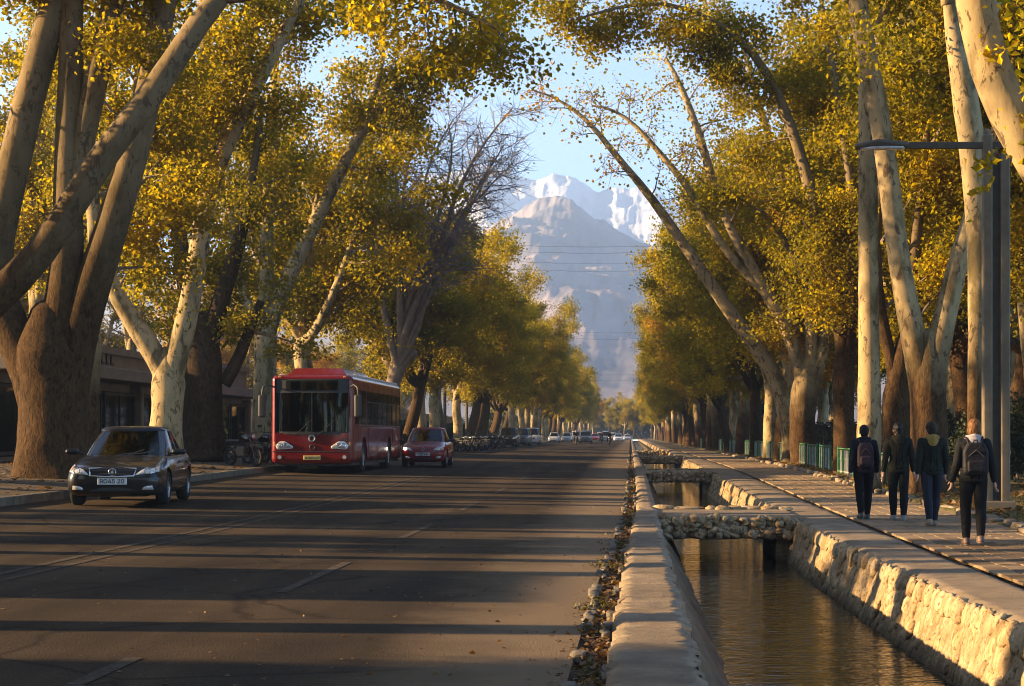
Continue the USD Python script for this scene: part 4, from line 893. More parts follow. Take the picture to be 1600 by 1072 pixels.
# ------------------------------------------------------------------ shops on the left
plain('stucco', (0.26, 0.195, 0.13), 0.95, 0.15, 1.2, 0.008, 30)
plain('stucco_pink', (0.26, 0.165, 0.13), 0.95, 0.15, 1.2, 0.008, 30)
plain('stucco_grey', (0.22, 0.20, 0.185), 0.95, 0.15, 1.2, 0.008, 30)
plain('dark_interior', (0.025, 0.022, 0.02), 0.9, 0.3, 3.0)
plain('poster_pale', (0.40, 0.38, 0.33), 0.7, 0.35, 5.0); plain('poster_pink', (0.40, 0.18, 0.20), 0.7, 0.3, 5.0); plain('poster_gold', (0.40, 0.30, 0.06), 0.7, 0.3, 5.0)
plain('maroon', (0.16, 0.02, 0.03), 0.6, 0.2)
def shop(y0, y1, label, x=-20.0, H=4.2, canopy=3.3, wall='stucco', bays=5, sign=False, posters=True):
    t = thing('shop_building', label, 'building', (x, y0, 0.5)); L = y1 - y0
    obj('wall', cat([box(-8, -0.25, 0, L, 0, H - 0.1), box(-0.25, 0, 0, L, canopy, H - 0.02)]), wall, t)
    obj('canopy', tm(rbox(-0.2, 1.25, -0.1, L + 0.1, canopy - 0.28, canopy + 0.16, 0.03, 6)), wall, t, 40)
    obj('parapet', box(-8.1, 0.12, -0.1, L + 0.1, H - 0.09, H + 0.18), wall, t)
    w = L / bays
    for k in range(bays + 1):
        if k in (0, bays) or k % 2 == 0: obj('pillar', rbox(-0.22, 0.22, k * w - 0.2, k * w + 0.2, -0.1, canopy - 0.29, 0.02, 6), wall, t, 40)
    for k in range(bays):
        a, b = k * w + 0.24, (k + 1) * w - 0.24
        f = obj('window', cat([box(-0.12, -0.04, a, b, 0.35, 0.47), box(-0.12, -0.04, a, b, canopy - 0.75, canopy - 0.65), box(-0.12, -0.04, a, a + 0.08, 0.47, canopy - 0.75), box(-0.12, -0.04, b - 0.08, b, 0.47, canopy - 0.75), box(-0.12, -0.04, (a + b) / 2 - 0.03, (a + b) / 2 + 0.03, 0.47, canopy - 0.75)]), 'dark_metal', t)
        obj('pane', box(-0.10, -0.085, a + 0.08, b - 0.08, 0.47, canopy - 0.75), 'window_glass', f)
        obj('interior', box(-0.245, -0.24, a, b, 0.3, canopy - 0.6), 'dark_interior', t)
        if posters:
            for q in range(2):
                yy = a + 0.25 + q * (b - a) * 0.5; ww = rs.uniform(0.5, 1.0); z0 = rs.uniform(0.7, 1.5)
                obj('poster', box(-0.235, -0.2, yy, min(yy + ww, b - 0.1), z0, z0 + rs.uniform(0.5, 1.1)), ['poster_pale', 'poster_pink', 'poster_gold', 'poster_pale'][rs.integers(0, 4)], t)
    if sign:
        for k in range(9):
            yy = L * 0.42 + k * 0.62; hh = [0.55, 0.34, 0.5, 0.28, 0.55, 0.4, 0.3, 0.55, 0.36][k]
            obj('sign_letter', cat([box(0.001, 0.05, yy, yy + 0.09, canopy + 0.40, canopy + 0.40 + hh), box(0.001, 0.05, yy + 0.09, yy + 0.34, canopy + 0.40, canopy + 0.48)]), 'letter_black', t)
    return t
shop(56.5, 80.0, 'low beige shop building with deep canopy and dark windows behind the left trunks', sign=True)
shop(8.0, 10.2, 'small unseen kiosk building added left of the frame to shade the road', H=4.1, canopy=3.3, bays=2, posters=False)  # added out of view for the shadow band it throws on the road
shop(15.0, 18.2, 'low unseen shop building added left of the frame to shade the road', H=4.1, canopy=3.3, bays=4, posters=False)  # unseen block added for shade; its width sets the dark band
shop(88.0, 104.0, 'pale low building glimpsed behind the trunk left of the bus', x=-21.5, H=4.6, wall='stucco_pink', bays=4)
shop(112.0, 150.0, 'long grey shop front far behind the left row of trunks', x=-22.0, H=3.1, canopy=2.6, wall='stucco_grey', bays=8, posters=False)
shop(156.0, 230.0, 'distant beige shop front behind the far left trunks', x=-22.0, H=3.1, canopy=2.6, wall='stucco', bays=10, posters=False)
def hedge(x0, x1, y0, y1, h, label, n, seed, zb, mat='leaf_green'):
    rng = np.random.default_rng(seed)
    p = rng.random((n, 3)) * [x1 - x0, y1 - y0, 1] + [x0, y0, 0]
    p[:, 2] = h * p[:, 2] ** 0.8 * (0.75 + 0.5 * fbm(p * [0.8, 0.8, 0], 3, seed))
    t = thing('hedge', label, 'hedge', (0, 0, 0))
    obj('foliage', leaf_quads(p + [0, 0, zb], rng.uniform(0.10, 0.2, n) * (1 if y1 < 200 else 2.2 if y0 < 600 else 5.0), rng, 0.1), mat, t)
    obj('stems', cat([tube([[rng.uniform(x0, x1), q, zb - 0.1], [rng.uniform(x0, x1), q + rng.normal(0, .2), zb + h * 0.7]], [0.03, 0.01], 4) for q in np.arange(y0, y1, 1.5)]), 'twig', t)
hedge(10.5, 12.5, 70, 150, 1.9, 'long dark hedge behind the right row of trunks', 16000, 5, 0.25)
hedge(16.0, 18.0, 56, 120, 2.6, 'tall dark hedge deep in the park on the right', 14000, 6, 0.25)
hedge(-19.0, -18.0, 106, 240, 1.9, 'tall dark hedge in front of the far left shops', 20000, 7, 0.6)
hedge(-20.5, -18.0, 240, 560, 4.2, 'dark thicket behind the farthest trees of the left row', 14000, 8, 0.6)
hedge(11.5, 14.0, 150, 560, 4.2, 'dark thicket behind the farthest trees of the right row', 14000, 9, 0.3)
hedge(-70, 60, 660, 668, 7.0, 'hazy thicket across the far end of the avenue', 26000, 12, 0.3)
# pink building in the park at the right edge
B = thing('pavilion', 'pink and white pavilion with a small dome at the right edge', 'building', (17.6, 80.0, 0.2))
obj('wall', box(-2.6, 8, 0, 8, 0, 3.3), 'stucco_pink', B)
for zc in (0.9, 1.9, 2.9): obj('white_band', box(-2.66, 8.06, -0.06, 8.06, zc - 0.10, zc + 0.10), 'stucco_grey', B)
obj('cornice', tm(rbox(-2.85, 8.3, -0.3, 8.3, 3.301, 3.62, 0.06, 6)), 'poster_pale', B, 40)
obj('upper_storey', box(-1.9, 7.4, 0.7, 7.4, 3.62, 4.7), 'stucco_pink', B)
obj('upper_cornice', tm(rbox(-2.1, 7.6, 0.5, 7.6, 4.701, 4.95, 0.05, 6)), 'poster_pale', B, 40)
dm = trimesh.creation.revolve(np.array([[0.0, 2.6], [0.06, 2.3], [0.25, 2.1], [0.7, 1.75], [1.05, 1.2], [1.15, 0.7], [1.0, 0.3], [1.05, 0.0], [0, 0]])[::-1], sections=24)
obj('dome', mv(dm, (-0.3, 2.3, 4.95)), 'poster_pale', B, 40)
for k in range(4):
    xx = -1.9 + k * 2.0
    f = obj('window', cat([box(xx - 0.42, xx + 0.42, -0.09, -0.065, 1.05, 1.12), box(xx - 0.42, xx - 0.35, -0.09, -0.065, 1.12, 1.78), box(xx + 0.35, xx + 0.42, -0.09, -0.065, 1.12, 1.78)]), 'maroon', B)
    obj('pane', box(xx - 0.35, xx + 0.35, -0.03, -0.005, 1.12, 1.78), 'window_glass', f)

# overhead wires across the far avenue
for k, (d, y, lab) in enumerate([(150, 386, 'upper pair of thin wires crossing the gap before the mountain'), (170, 412, 'middle pair of thin wires crossing the gap before the mountain'), (260, 520, 'lower pair of thin wires crossing above the far street'), (330, 585, 'lowest thin wires crossing above the far street')]):
    z0 = at(900, y, d)[2]; t = thing('overhead_wires', lab, 'wires', (0, d, 0))
    for q in range(2):
        xs_ = np.linspace(-15, 9, 24); zz = z0 - q * (0.5 + 0.2 * k) + 0.0035 * (xs_ + 3) ** 2
        obj('wire', tube(np.stack([xs_, xs_ * 0, zz], 1), 0.009, 4), 'dark_metal', t)
    obj('anchor_post', tube([[-15, 0, 0], [-15, 0, z0 + 1.2]], [0.14, 0.09], 8), 'grey_metal', t)
    obj('anchor_post', tube([[9, 0, 0], [9, 0, z0 + 1.2]], [0.14, 0.09], 8), 'grey_metal', t)
# ------------------------------------------------------------------ vehicles (front towards -y)
def text_on(text, height, x, y, z, bold=True):
    t = meshkit.text_mesh(text, height, 0.004, bold); v = np.array(t.vertices); v[:, 0] -= v[:, 0].mean() if False else (v[:, 0].max() + v[:, 0].min()) / 2
    return np.stack([v[:, 0] + x, -v[:, 2] + y, v[:, 1] + z], 1), np.array(t.faces)
def wheel(t, x, y, R, w, side, spokes=7, bus=False):
    pr = np.array([[R * 0.62, -w / 2], [R * 0.9, -w / 2], [R * 0.985, -w * 0.36], [R, -w * 0.2], [R, w * 0.2], [R * 0.985, w * 0.36], [R * 0.9, w / 2], [R * 0.62, w / 2], [R * 0.58, w * 0.3], [R * 0.58, -w * 0.3], [R * 0.62, -w / 2]])
    ty = trimesh.creation.revolve(pr, sections=36)
    X90 = trimesh.transformations.rotation_matrix(PI / 2, [0, 1, 0])
    wh = obj('wheel', mv(xf(ty, X90), (x, y, R)), 'rubber', t, 35)
    s = side; px = x + s * w * 0.32
    parts = []
    rim = trimesh.creation.revolve(np.array([[R * 0.5, -0.02], [R * 0.63, -0.02], [R * 0.63, 0.03], [R * 0.56, 0.035], [R * 0.5, 0.0], [R * 0.5, -0.02]]), sections=32)
    parts.append(mv(xf(rim, X90 if s > 0 else trimesh.transformations.rotation_matrix(-PI / 2, [0, 1, 0])), (px, y, R)))
    hub = trimesh.creation.cylinder(R * 0.17, 0.05, sections=16); parts.append(mv(xf(hub, X90), (px, y, R)))
    for k in range(spokes):
        a = k * 2 * PI / spokes; b = box(-0.018, 0.018, -R * 0.055, R * 0.055, R * 0.12, R * 0.56)
        parts.append(mv(xf(b, rotx(a)), (px, y, R)))
    obj('rim', cat(parts), 'alloy', wh)
    disc = trimesh.creation.cylinder(R * 0.55, 0.02, sections=24); obj('brake_disc', mv(xf(disc, X90), (x + s * w * 0.05, y, R)), 'dark_metal', wh)
def outward(m, c):
    v_, f_ = m; a, b, d = v_[f_[:, 0]], v_[f_[:, 1]], v_[f_[:, 2]]
    return m if (np.cross(b - a, d - a) * ((a + b + d) / 3 - np.array(c))).sum() > 0 else (v_, f_[:, ::-1])
def sup(q, n=5.0):
    q = np.asarray(q, float); return q / (np.abs(q[..., :1]) ** n + np.abs(q[..., 1:]) ** n) ** (1 / n)
def sq(u):
    u = np.mod(np.asarray(u, float) + 0.125, 1) - 0.125
    x = np.where(u < .125, 8 * u, np.where(u < .375, 1.0, np.where(u < .625, -8 * (u - .5), -1.0)))
    y = np.where(u < .125, -1.0, np.where(u < .375, 8 * (u - .25), np.where(u < .625, 1.0, -8 * (u - .75))))
    return np.stack([x, y], -1)
def car(name, label, cat_, loc, rz, mat, P, group=None, plate=None, lit=False):
    """P: stations of the lower body, greenhouse and wheels."""
    t = thing(name, label, cat_, loc, rz, group)
    st = np.array(P['body'], float)       # y, half width, bottom, top
    yy = np.unique(np.concatenate([st[:, 0], np.linspace(st[0, 0], st[-1, 0], 44)]))
    W, ZB, ZT = (PchipInterpolator(st[:, 0], st[:, k])(yy) for k in (1, 2, 3))
    rings = []
    for y, w, zb, zt in zip(yy, W, ZB, ZT):
        h = zt - zb
        half = np.array([[0.0, zb], [w * .80, zb], [w * .93, zb + .06 * h], [w * .985, zb + .22 * h], [w, zb + .45 * h], [w * .995, zb + .62 * h], [w * .965, zb + .80 * h], [w * .90, zb + .92 * h], [w * .78, zt - 0.005], [w * .5, zt + .018], [0, zt + .028]])
        ring = np.vstack([half, half[-2:0:-1] * [-1, 1]])
        rings.append(np.c_[ring[:, 0], np.full(len(ring), y), ring[:, 1]])
    R = np.array(rings); m, n = R.shape[:2]
    g, f = grid(np.concatenate([R, R[:, :1]], 1)); 
    c0, c1 = R[0].mean(0), R[-1].mean(0); nn = n + 1
    k = np.arange(n)
    V = np.vstack([g, c0[None], c1[None]]); F = np.vstack([f, np.stack([k, k + 1, np.full(n, m * nn)], 1), np.stack([(m - 1) * nn + k + 1, (m - 1) * nn + k, np.full(n, m * nn + 1)], 1)])
    body = mani((V, F))
    RW, ww, tr = P['R'], P['ww'], P['track']
    for wy in P['axles']:
        body = body - Manifold.cylinder(4, RW * 1.17, RW * 1.17, 40, True).rotate((0, 90, 0)).translate((0, wy, RW * 1.03)) ^ Manifold.cube((9, 20, 9), True) if False else body - (Manifold.cylinder(4, RW * 1.17, RW * 1.17, 40, True).rotate((0, 90, 0)).translate((0, wy, RW * 1.03)) - Manifold.cube((tr * 2 - 0.62, 3, 3), True).translate((0, wy, 0.5)))
    ob = obj('body', body, mat, t, 32)
    obj('underbody', box(-tr + 0.34, tr - 0.34, yy[0] + 0.35, yy[-1] - 0.35, 0.17, 0.34), 'black_plastic', t)
    # greenhouse
    G = P['green']   # zb, zt, yf0, yf1, yr0, yr1, w0, w1
    zb, zt, yf0, yf1, yr0, yr1, w0, w1 = G
    def S(u, v, off=0.0):
        u, v = np.broadcast_arrays(u, v)
        yf = yf0 + (yf1 - yf0) * v; yr = yr0 + (yr1 - yr0) * v; w = w0 + (w1 - w0) * v ** 1.25
        p = sup(sq(u)); bow = np.where(p[..., 1] < 0, 0.10 * (p[..., 0] ** 2), -0.07 * p[..., 0] ** 2) * (np.abs(p[..., 1]) ** 3)
        return np.stack([p[..., 0] * (w + off), (yf + yr) / 2 + p[..., 1] * ((yr - yf) / 2 + off) + bow, zb + (zt - zb) * (0.88 * v) + 0 * u], -1)
    def patch(u0, u1, v0, v1, nu=12, nv=8, off=0.0):
        u, v = np.meshgrid(np.linspace(u0, u1, nu), np.linspace(v0, v1, nv)); return outward(grid(S(u, v, off)), (0, 0, 0.9))
    A, Bp, C = P['pillars']; vw = 0.94
    for s in (1, -1):
        sg = lambda a, b: (a, b) if s > 0 else (-b, -a)
        obj('pillar', cat([patch(*sg(A[0], A[1]), 0, vw), patch(*sg(Bp[0], Bp[1]), 0.02, vw, 4), patch(*sg(C[0], C[1]), 0, vw)]), mat, t, True)
        obj('side_window', patch(*sg(A[1] + .001, Bp[0] - .001), 0.02, vw, 12, 8, -0.006), 'window_glass', t, True)
        obj('side_window', patch(*sg(Bp[1] + .001, C[0] - .001), 0.02, vw, 12, 8, -0.006), 'window_glass', t, True)
    obj('windscreen', patch(-A[0] + .001, A[0] - .001, 0.0, vw, 16, 8, -0.006), 'dark_glass', t, True)
    obj('rear_window', patch(C[1] + .001, 1 - C[1] - .001, 0.0, vw, 16, 8, -0.006), 'window_glass', t, True)
    u = np.linspace(-0.125, 0.875, 65); e = S(u, np.full(65, vw)); c = e[:-1].mean(0)
    roof = [e + 0.0]
    for sc, zf in ((1.0, 0.0), (0.985, 0.30), (0.94, 0.55), (0.86, 0.74), (0.7, 0.88), (0.4, 0.97), (0.0, 1.0)):
        q = c + (e - c) * sc; q[:, 2] = e[0, 2] + (zt - e[0, 2]) * zf; roof.append(q)
    obj('roof', grid(np.array(roof)), mat, t, True)
    # interior
    for s in (-1, 1):
        obj('seat', cat([rbox(s * .36 - .24, s * .36 + .24, yf1 + .55, yf1 + .72, .55, 1.12, .07, 8), rbox(s * .36 - .12, s * .36 + .12, yf1 + .60, yf1 + .70, 1.13, zt - .14, .04, 8)]), 'seat_cloth', t, 40)
    obj('rear_seat', rbox(-.58, .58, yr1 + .05, yr1 + .2, .6, 1.08, .07, 8), 'seat_cloth', t, 40)
    obj('dashboard', rbox(-w0 + .1, w0 - .1, yf0 + .22, yf0 + .62, zb - .12, zb + .05, .05, 8), 'black_plastic', t, 40)
    tor = trimesh.creation.torus(0.18, 0.016, 24, 8); obj('steering_wheel', mv(xf(tor, rotx(1.2)), (.36, yf0 + .72, zb + .06)), 'black_plastic', t, True)
    obj('floor_lining', box(-w0 + .12, w0 - .12, yf0 + .3, yr0 - .2, zb - .14, zb - .07), 'dark_interior', t)
    mir = rbox(-.12, .12, -.02, .02, -.03, .03, .018, 6); obj('mirror', tm(mir.translate((0, yf1 + .05, zt - .13))), 'black_plastic', t, 40)
    if P.get('driver'):
        obj('driver_shade', rbox(-0.3, 0.3, yf1 - .02, yf1 + .01, zt - .13, zt - .08, .01, 6), 'seat_cloth', t)
    # wheels
    for wy in P['axles']:
        for s in (-1, 1): wheel(t, s * (tr - ww / 2), wy, RW, ww, s)
    y0 = st[0, 0]
    # front details laid on the loft
    def front_y(x, z):
        best = y0
        for y, w, b_, tt in zip(yy, W, ZB, ZT):
            zz = (z - b_) / (tt - b_)
            lim = w * np.interp(zz, [0, .06, .22, .45, .62, .8, .92, 1.0], [.8, .93, .985, 1, .995, .965, .9, .7])
            if b_ <= z <= tt and abs(x) <= lim: return y
        return best
    def front_patch(poly, off, nx=10, nz=6):
        """poly: lower-left, lower-right, upper-right, upper-left in (x, z)."""
        a, b, c_, d_ = [np.array(q, float) for q in poly]
        u, v = np.meshgrid(np.linspace(0, 1, nx), np.linspace(0, 1, nz))
        q = ((1 - u) * (1 - v))[..., None] * a + (u * (1 - v))[..., None] * b + (u * v)[..., None] * c_ + ((1 - u) * v)[..., None] * d_
        yv = np.array([[front_y(*e) for e in r] for r in q]); 
        from scipy.ndimage import gaussian_filter
        yv = gaussian_filter(yv, 0.8, mode='nearest') - off
        outer = np.stack([q[..., 0], yv, q[..., 1]], -1)
        bulge = (np.minimum(np.minimum(u, 1 - u) * 4, 1) * np.minimum(np.minimum(v, 1 - v) * 4, 1))
        outer[..., 1] -= 0.025 * bulge
        return grid(outer)
    lz0, lz1, lx0, lx1, slant = P['lamp']
    for s in (1, -1):
        pl = [(s * lx0, lz0), (s * lx1, lz0 + slant * 0.5), (s * (lx1 - 0.03), lz1 + slant), (s * (lx0 + 0.12), lz1)]
        h = obj('headlight', front_patch(pl, 0.05), 'lamp_glass', t, True)
        if s < 0 and lit: obj('lit_bulb', mv(trimesh.creation.icosphere(2, 0.055), (s * (lx1 - 0.10), front_y(s * (lx1 - .10), (lz0 + lz1) / 2) - 0.07, (lz0 + lz1) / 2 + slant * .4)), 'headlamp_lit', h)
        else: obj('bulb_ring', mv(xf(trimesh.creation.torus(0.05, 0.012, 20, 6), rotx(PI / 2)), (s * (lx0 + lx1) / 2 + s * .02, front_y((lx0 + lx1) / 2, (lz0 + lz1) / 2) - 0.075, (lz0 + lz1) / 2 + slant * .3)), 'chrome', h)
        obj('turn_light', front_patch([(s * (lx1 - .08), lz0 + .03 + slant * .5), (s * (lx1 - .02), lz0 + .04 + slant * .5), (s * (lx1 - .03), lz1 - .02 + slant), (s * (lx1 - .08), lz1 - .02 + slant)], 0.068, 4, 4), 'amber_glass', h)
        fx = P['fog']; obj('fog_light', front_patch([(s * (fx - .10), .30), (s * (fx + .10), .31), (s * (fx + .08), .38), (s * (fx - .08), .37)], 0.03, 5, 4), 'lamp_glass', t, True)
        mb = Manifold.batch_hull([Manifold.sphere(.05, 10).scale((1.2, .8, 1.1)).translate((s * (w0 + q), yf0 + .30, zb + .07 + .02 * q)) for q in (0.12, 0.26)])
        obj('door_mirror', cat([mb, tube([[s * (w0 - 0.02), yf0 + .32, zb + .03], [s * (w0 + .12), yf0 + .31, zb + .05]], .022, 6)]), P.get('mirror', mat), t, 45)
        for hy in P['handles']: obj('door_handle', rbox(s * st[:, 1].max() * .985 - .018, s * st[:, 1].max() * .985 + .018, hy, hy + .2, zb - .14, zb - .11, .01, 6), mat, t, 40)
        tl = P['tail']; obj('tail_light', rbox(s * (tl[0] - .12) - .1, s * (tl[0] - .12) + .1, st[-1, 0] - .12, st[-1, 0] + .01, tl[1], tl[2], .03, 6), 'red_glass', t, 40)
        obj('trim_strip', box(s * st[:, 1].max() * 1.0 - .006, s * st[:, 1].max() * 1.0 + .006, P['axles'][0] + RW * 1.3, P['axles'][1] - RW * 1.3, .44, .475), 'chrome' if P.get('chrome') else 'black_plastic', t)
    gx0, gx1, gz0, gz1 = P['grille']
    gy = front_y(0, (gz0 + gz1) / 2)
    obj('grille', front_patch([(-gx0, gz0), (gx0, gz0), (gx1, gz1), (-gx1, gz1)], 0.004), 'black_plastic', t, True)
    if P.get('chrome'):
        loop = []
        for (x, z) in [(-gx0, gz0), (-gx0 * .5, gz0 - .015), (0, gz0 - .02), (gx0 * .5, gz0 - .015), (gx0, gz0), (gx1, gz1), (0, gz1 + .012), (-gx1, gz1), (-gx0, gz0)]: loop.append([x, front_y(x, z) - .045, z])
        obj('grille_frame', tube(loop, .019, 6), 'chrome', t, True)
        for k in range(3):
            z = gz0 + (gz1 - gz0) * (k + 1) / 4; gx = gx0 + (gx1 - gx0) * (k + 1) / 4 - .03
            obj('grille_bar', tube([[x, front_y(x, z) - .03, z] for x in np.linspace(-gx, gx, 9)], .007, 5), 'dark_metal', t, True)
        em = obj('emblem', mv(xf(trimesh.creation.torus(.062, .009, 28, 8), rotx(PI / 2)), (0, gy - .055, (gz0 + gz1) / 2)), 'chrome', t, True)
        zc = (gz0 + gz1) / 2
        obj('emblem_disc', mv(xf(trimesh.creation.cylinder(.026, .012, sections=16), rotx(PI / 2)), (0, gy - .055, zc)), 'chrome', em, 40)
        obj('emblem_bar', tube([[0, gy - .055, zc - .055], [0, gy - .055, zc + .055]], .007, 6), 'chrome', em)
    else:
        obj('emblem', mv(xf(trimesh.creation.torus(.05, .012, 20, 8), rotx(PI / 2)), (0, gy - .04, (gz0 + gz1) / 2)), 'alloy', t, True)
    obj('lower_intake', front_patch([(-.52, .27), (.52, .27), (.48, .36), (-.48, .36)], 0.003), 'black_plastic', t, True)
    if plate:
        pz = P['plate_z']; py = min(front_y(0, pz), front_y(.25, pz)) - .03
        pl = obj('number_plate', rbox(-.26, .26, py - .008, py + .02, pz - .062, pz + .062, .006, 6), 'plate_white', t)
        obj('lettering', text_on(plate, .075, 0, py - .0085, pz - .037), 'letter_black', pl)
    for s in (-1, 1): obj('wiper', tube([[s * .1, yf0 - .02, zb + .02], [s * .1 + .28, yf0 + .06, zb + .05], [s * .1 + .46, yf0 + .16, zb + .11]], .010, 5), 'black_plastic', t)
    return t

SEDAN = dict(body=[(-2.29, .60, .36, .60), (-2.25, .72, .26, .66), (-2.12, .81, .20, .71), (-1.85, .865, .19, .765), (-1.4, .885, .19, .84), (-1.0, .89, .19, .905), (-.5, .895, .19, .94), (.4, .895, .19, .955), (1.1, .89, .19, .97), (1.5, .88, .2, .985), (1.95, .85, .22, .97), (2.18, .78, .27, .93), (2.26, .66, .36, .84)],
             green=(.905, 1.47, -1.12, -.18, 1.72, 1.02, .79, .60), pillars=((.108, .130), (.243, .256), (.35, .41)), R=.315, ww=.21, track=.87, axles=(-1.38, 1.34), lamp=(.57, .67, .40, .80, .085), fog=.62,
             grille=(.38, .42, .555, .685), plate_z=.46, chrome=True, handles=(.0, .95), tail=(.80, .66, .84), driver=True)
HATCH = dict(body=[(-2.0, .56, .36, .58), (-1.96, .66, .27, .66), (-1.82, .76, .21, .73), (-1.5, .81, .19, .80), (-1.15, .825, .19, .865), (-.8, .83, .19, .90), (0, .83, .19, .925), (1.0, .83, .19, .95), (1.5, .815, .21, .95), (1.85, .77, .25, .92), (2.0, .70, .33, .84)],
             green=(.87, 1.43, -.95, -.12, 1.55, 1.05, .745, .575), pillars=((.108, .128), (.243, .256), (.36, .405)), R=.285, ww=.18, track=.80, axles=(-1.25, 1.20), lamp=(.585, .70, .36, .74, .03), fog=.56,
             grille=(.30, .34, .59, .67), plate_z=.45, handles=(.0, .9), tail=(.76, .6, .85), mirror='black_plastic')
SUV = dict(body=[(-2.1, .70, .42, .80), (-2.05, .82, .34, .88), (-1.8, .90, .28, .95), (-1.4, .92, .28, 1.0), (-1.0, .92, .28, 1.04), (0, .93, .28, 1.08), (1.5, .93, .28, 1.1), (2.0, .90, .32, 1.08), (2.12, .84, .42, 1.0)],
           green=(1.02, 1.74, -1.0, -.35, 2.02, 1.75, .84, .70), pillars=((.112, .130), (.243, .256), (.37, .40)), R=.35, ww=.23, track=.89, axles=(-1.35, 1.35), lamp=(.72, .86, .45, .84, .03), fog=.65,
           grille=(.36, .38, .70, .86), plate_z=.55, handles=(.1, .95), tail=(.90, .8, 1.05), mirror='black_plastic')
VAN = dict(body=[(-1.95, .70, .40, .95), (-1.9, .78, .32, 1.0), (-1.6, .83, .27, 1.05), (-1.2, .84, .27, 1.08), (0, .84, .27, 1.1), (1.6, .84, .27, 1.1), (1.9, .82, .32, 1.08), (1.97, .78, .4, 1.0)],
           green=(1.05, 1.86, -1.45, -.95, 1.92, 1.8, .79, .70), pillars=((.112, .130), (.22, .235), (.37, .40)), R=.31, ww=.2, track=.82, axles=(-1.15, 1.25), lamp=(.70, .84, .42, .76, .02), fog=.6,
           grille=(.34, .36, .66, .80), plate_z=.52, handles=(.1, .95), tail=(.85, .8, 1.05), mirror='black_plastic')
bx = (at(204, 790, 35.6)[0], 35.7)
car('sedan', 'glossy black sedan with chrome-framed grille pulling along the left kerb', 'car', (bx[0] + 0.02, bx[1], float(road_z(bx[0], bx[1])) + 0.014), math.radians(6.0), 'paint_black', SEDAN, plate='RO45 20')
rx = (663 - VX) * 67 / FPX
car('hatchback', 'dark red hatchback with one headlight shining, driving beside the bus', 'car', (rx, 68.2, float(road_z(rx, 68)) + 0.014), math.radians(1.0), 'paint_dark_red', HATCH, plate='2I8 54', lit=True)

# far traffic
def far(px, d, mat, P, label, name='car', rz=0.0, cat_='car', group=None):
    x = (px - VX) * d / FPX
    return car(name, label, cat_, (x, d, float(road_z(x, d)) + 0.014), rz, mat, P, group)
far(795, 163, 'paint_black', SUV, 'dark off-road car parked at the left kerb, nearest of the far parked cars', 'off_road_car')
far(815, 178, 'paint_grey', SUV, 'grey off-road car parked second in the far line at the left kerb', 'off_road_car')
far(832, 196, 'paint_silver', VAN, 'silver van parked third in the far line at the left kerb', 'van', 0, 'van')
far(866, 262, 'paint_white', HATCH, 'small white hatchback parked farther along the left kerb', 'hatchback')
far(886, 300, 'paint_white', SEDAN, 'white sedan parked far along the left kerb near the motorcyclist', 'sedan')
far(900, 335, 'paint_silver', VAN, 'pale van parked at the far left kerb', 'van', 0, 'van')
far(915, 255, 'paint_grey', SUV, 'broad grey car approaching in the middle of the far road', 'off_road_car')
far(930, 350, 'paint_dark_red', HATCH, 'dark red car far down the road', 'hatchback')
far(947, 300, 'paint_white', VAN, 'white van approaching far down the road', 'van', 0, 'van')
far(966, 345, 'paint_white', SEDAN, 'white sedan far down the road on the right lane', 'sedan')
far(980, 420, 'paint_silver', SEDAN, 'silver sedan at the far end of the road', 'sedan')
far(958, 430, 'paint_white', SUV, 'pale car at the far end of the road behind the white sedan', 'off_road_car')
far(938, 450, 'paint_silver', VAN, 'tiny silver van near the vanishing point', 'van', 0, 'van')

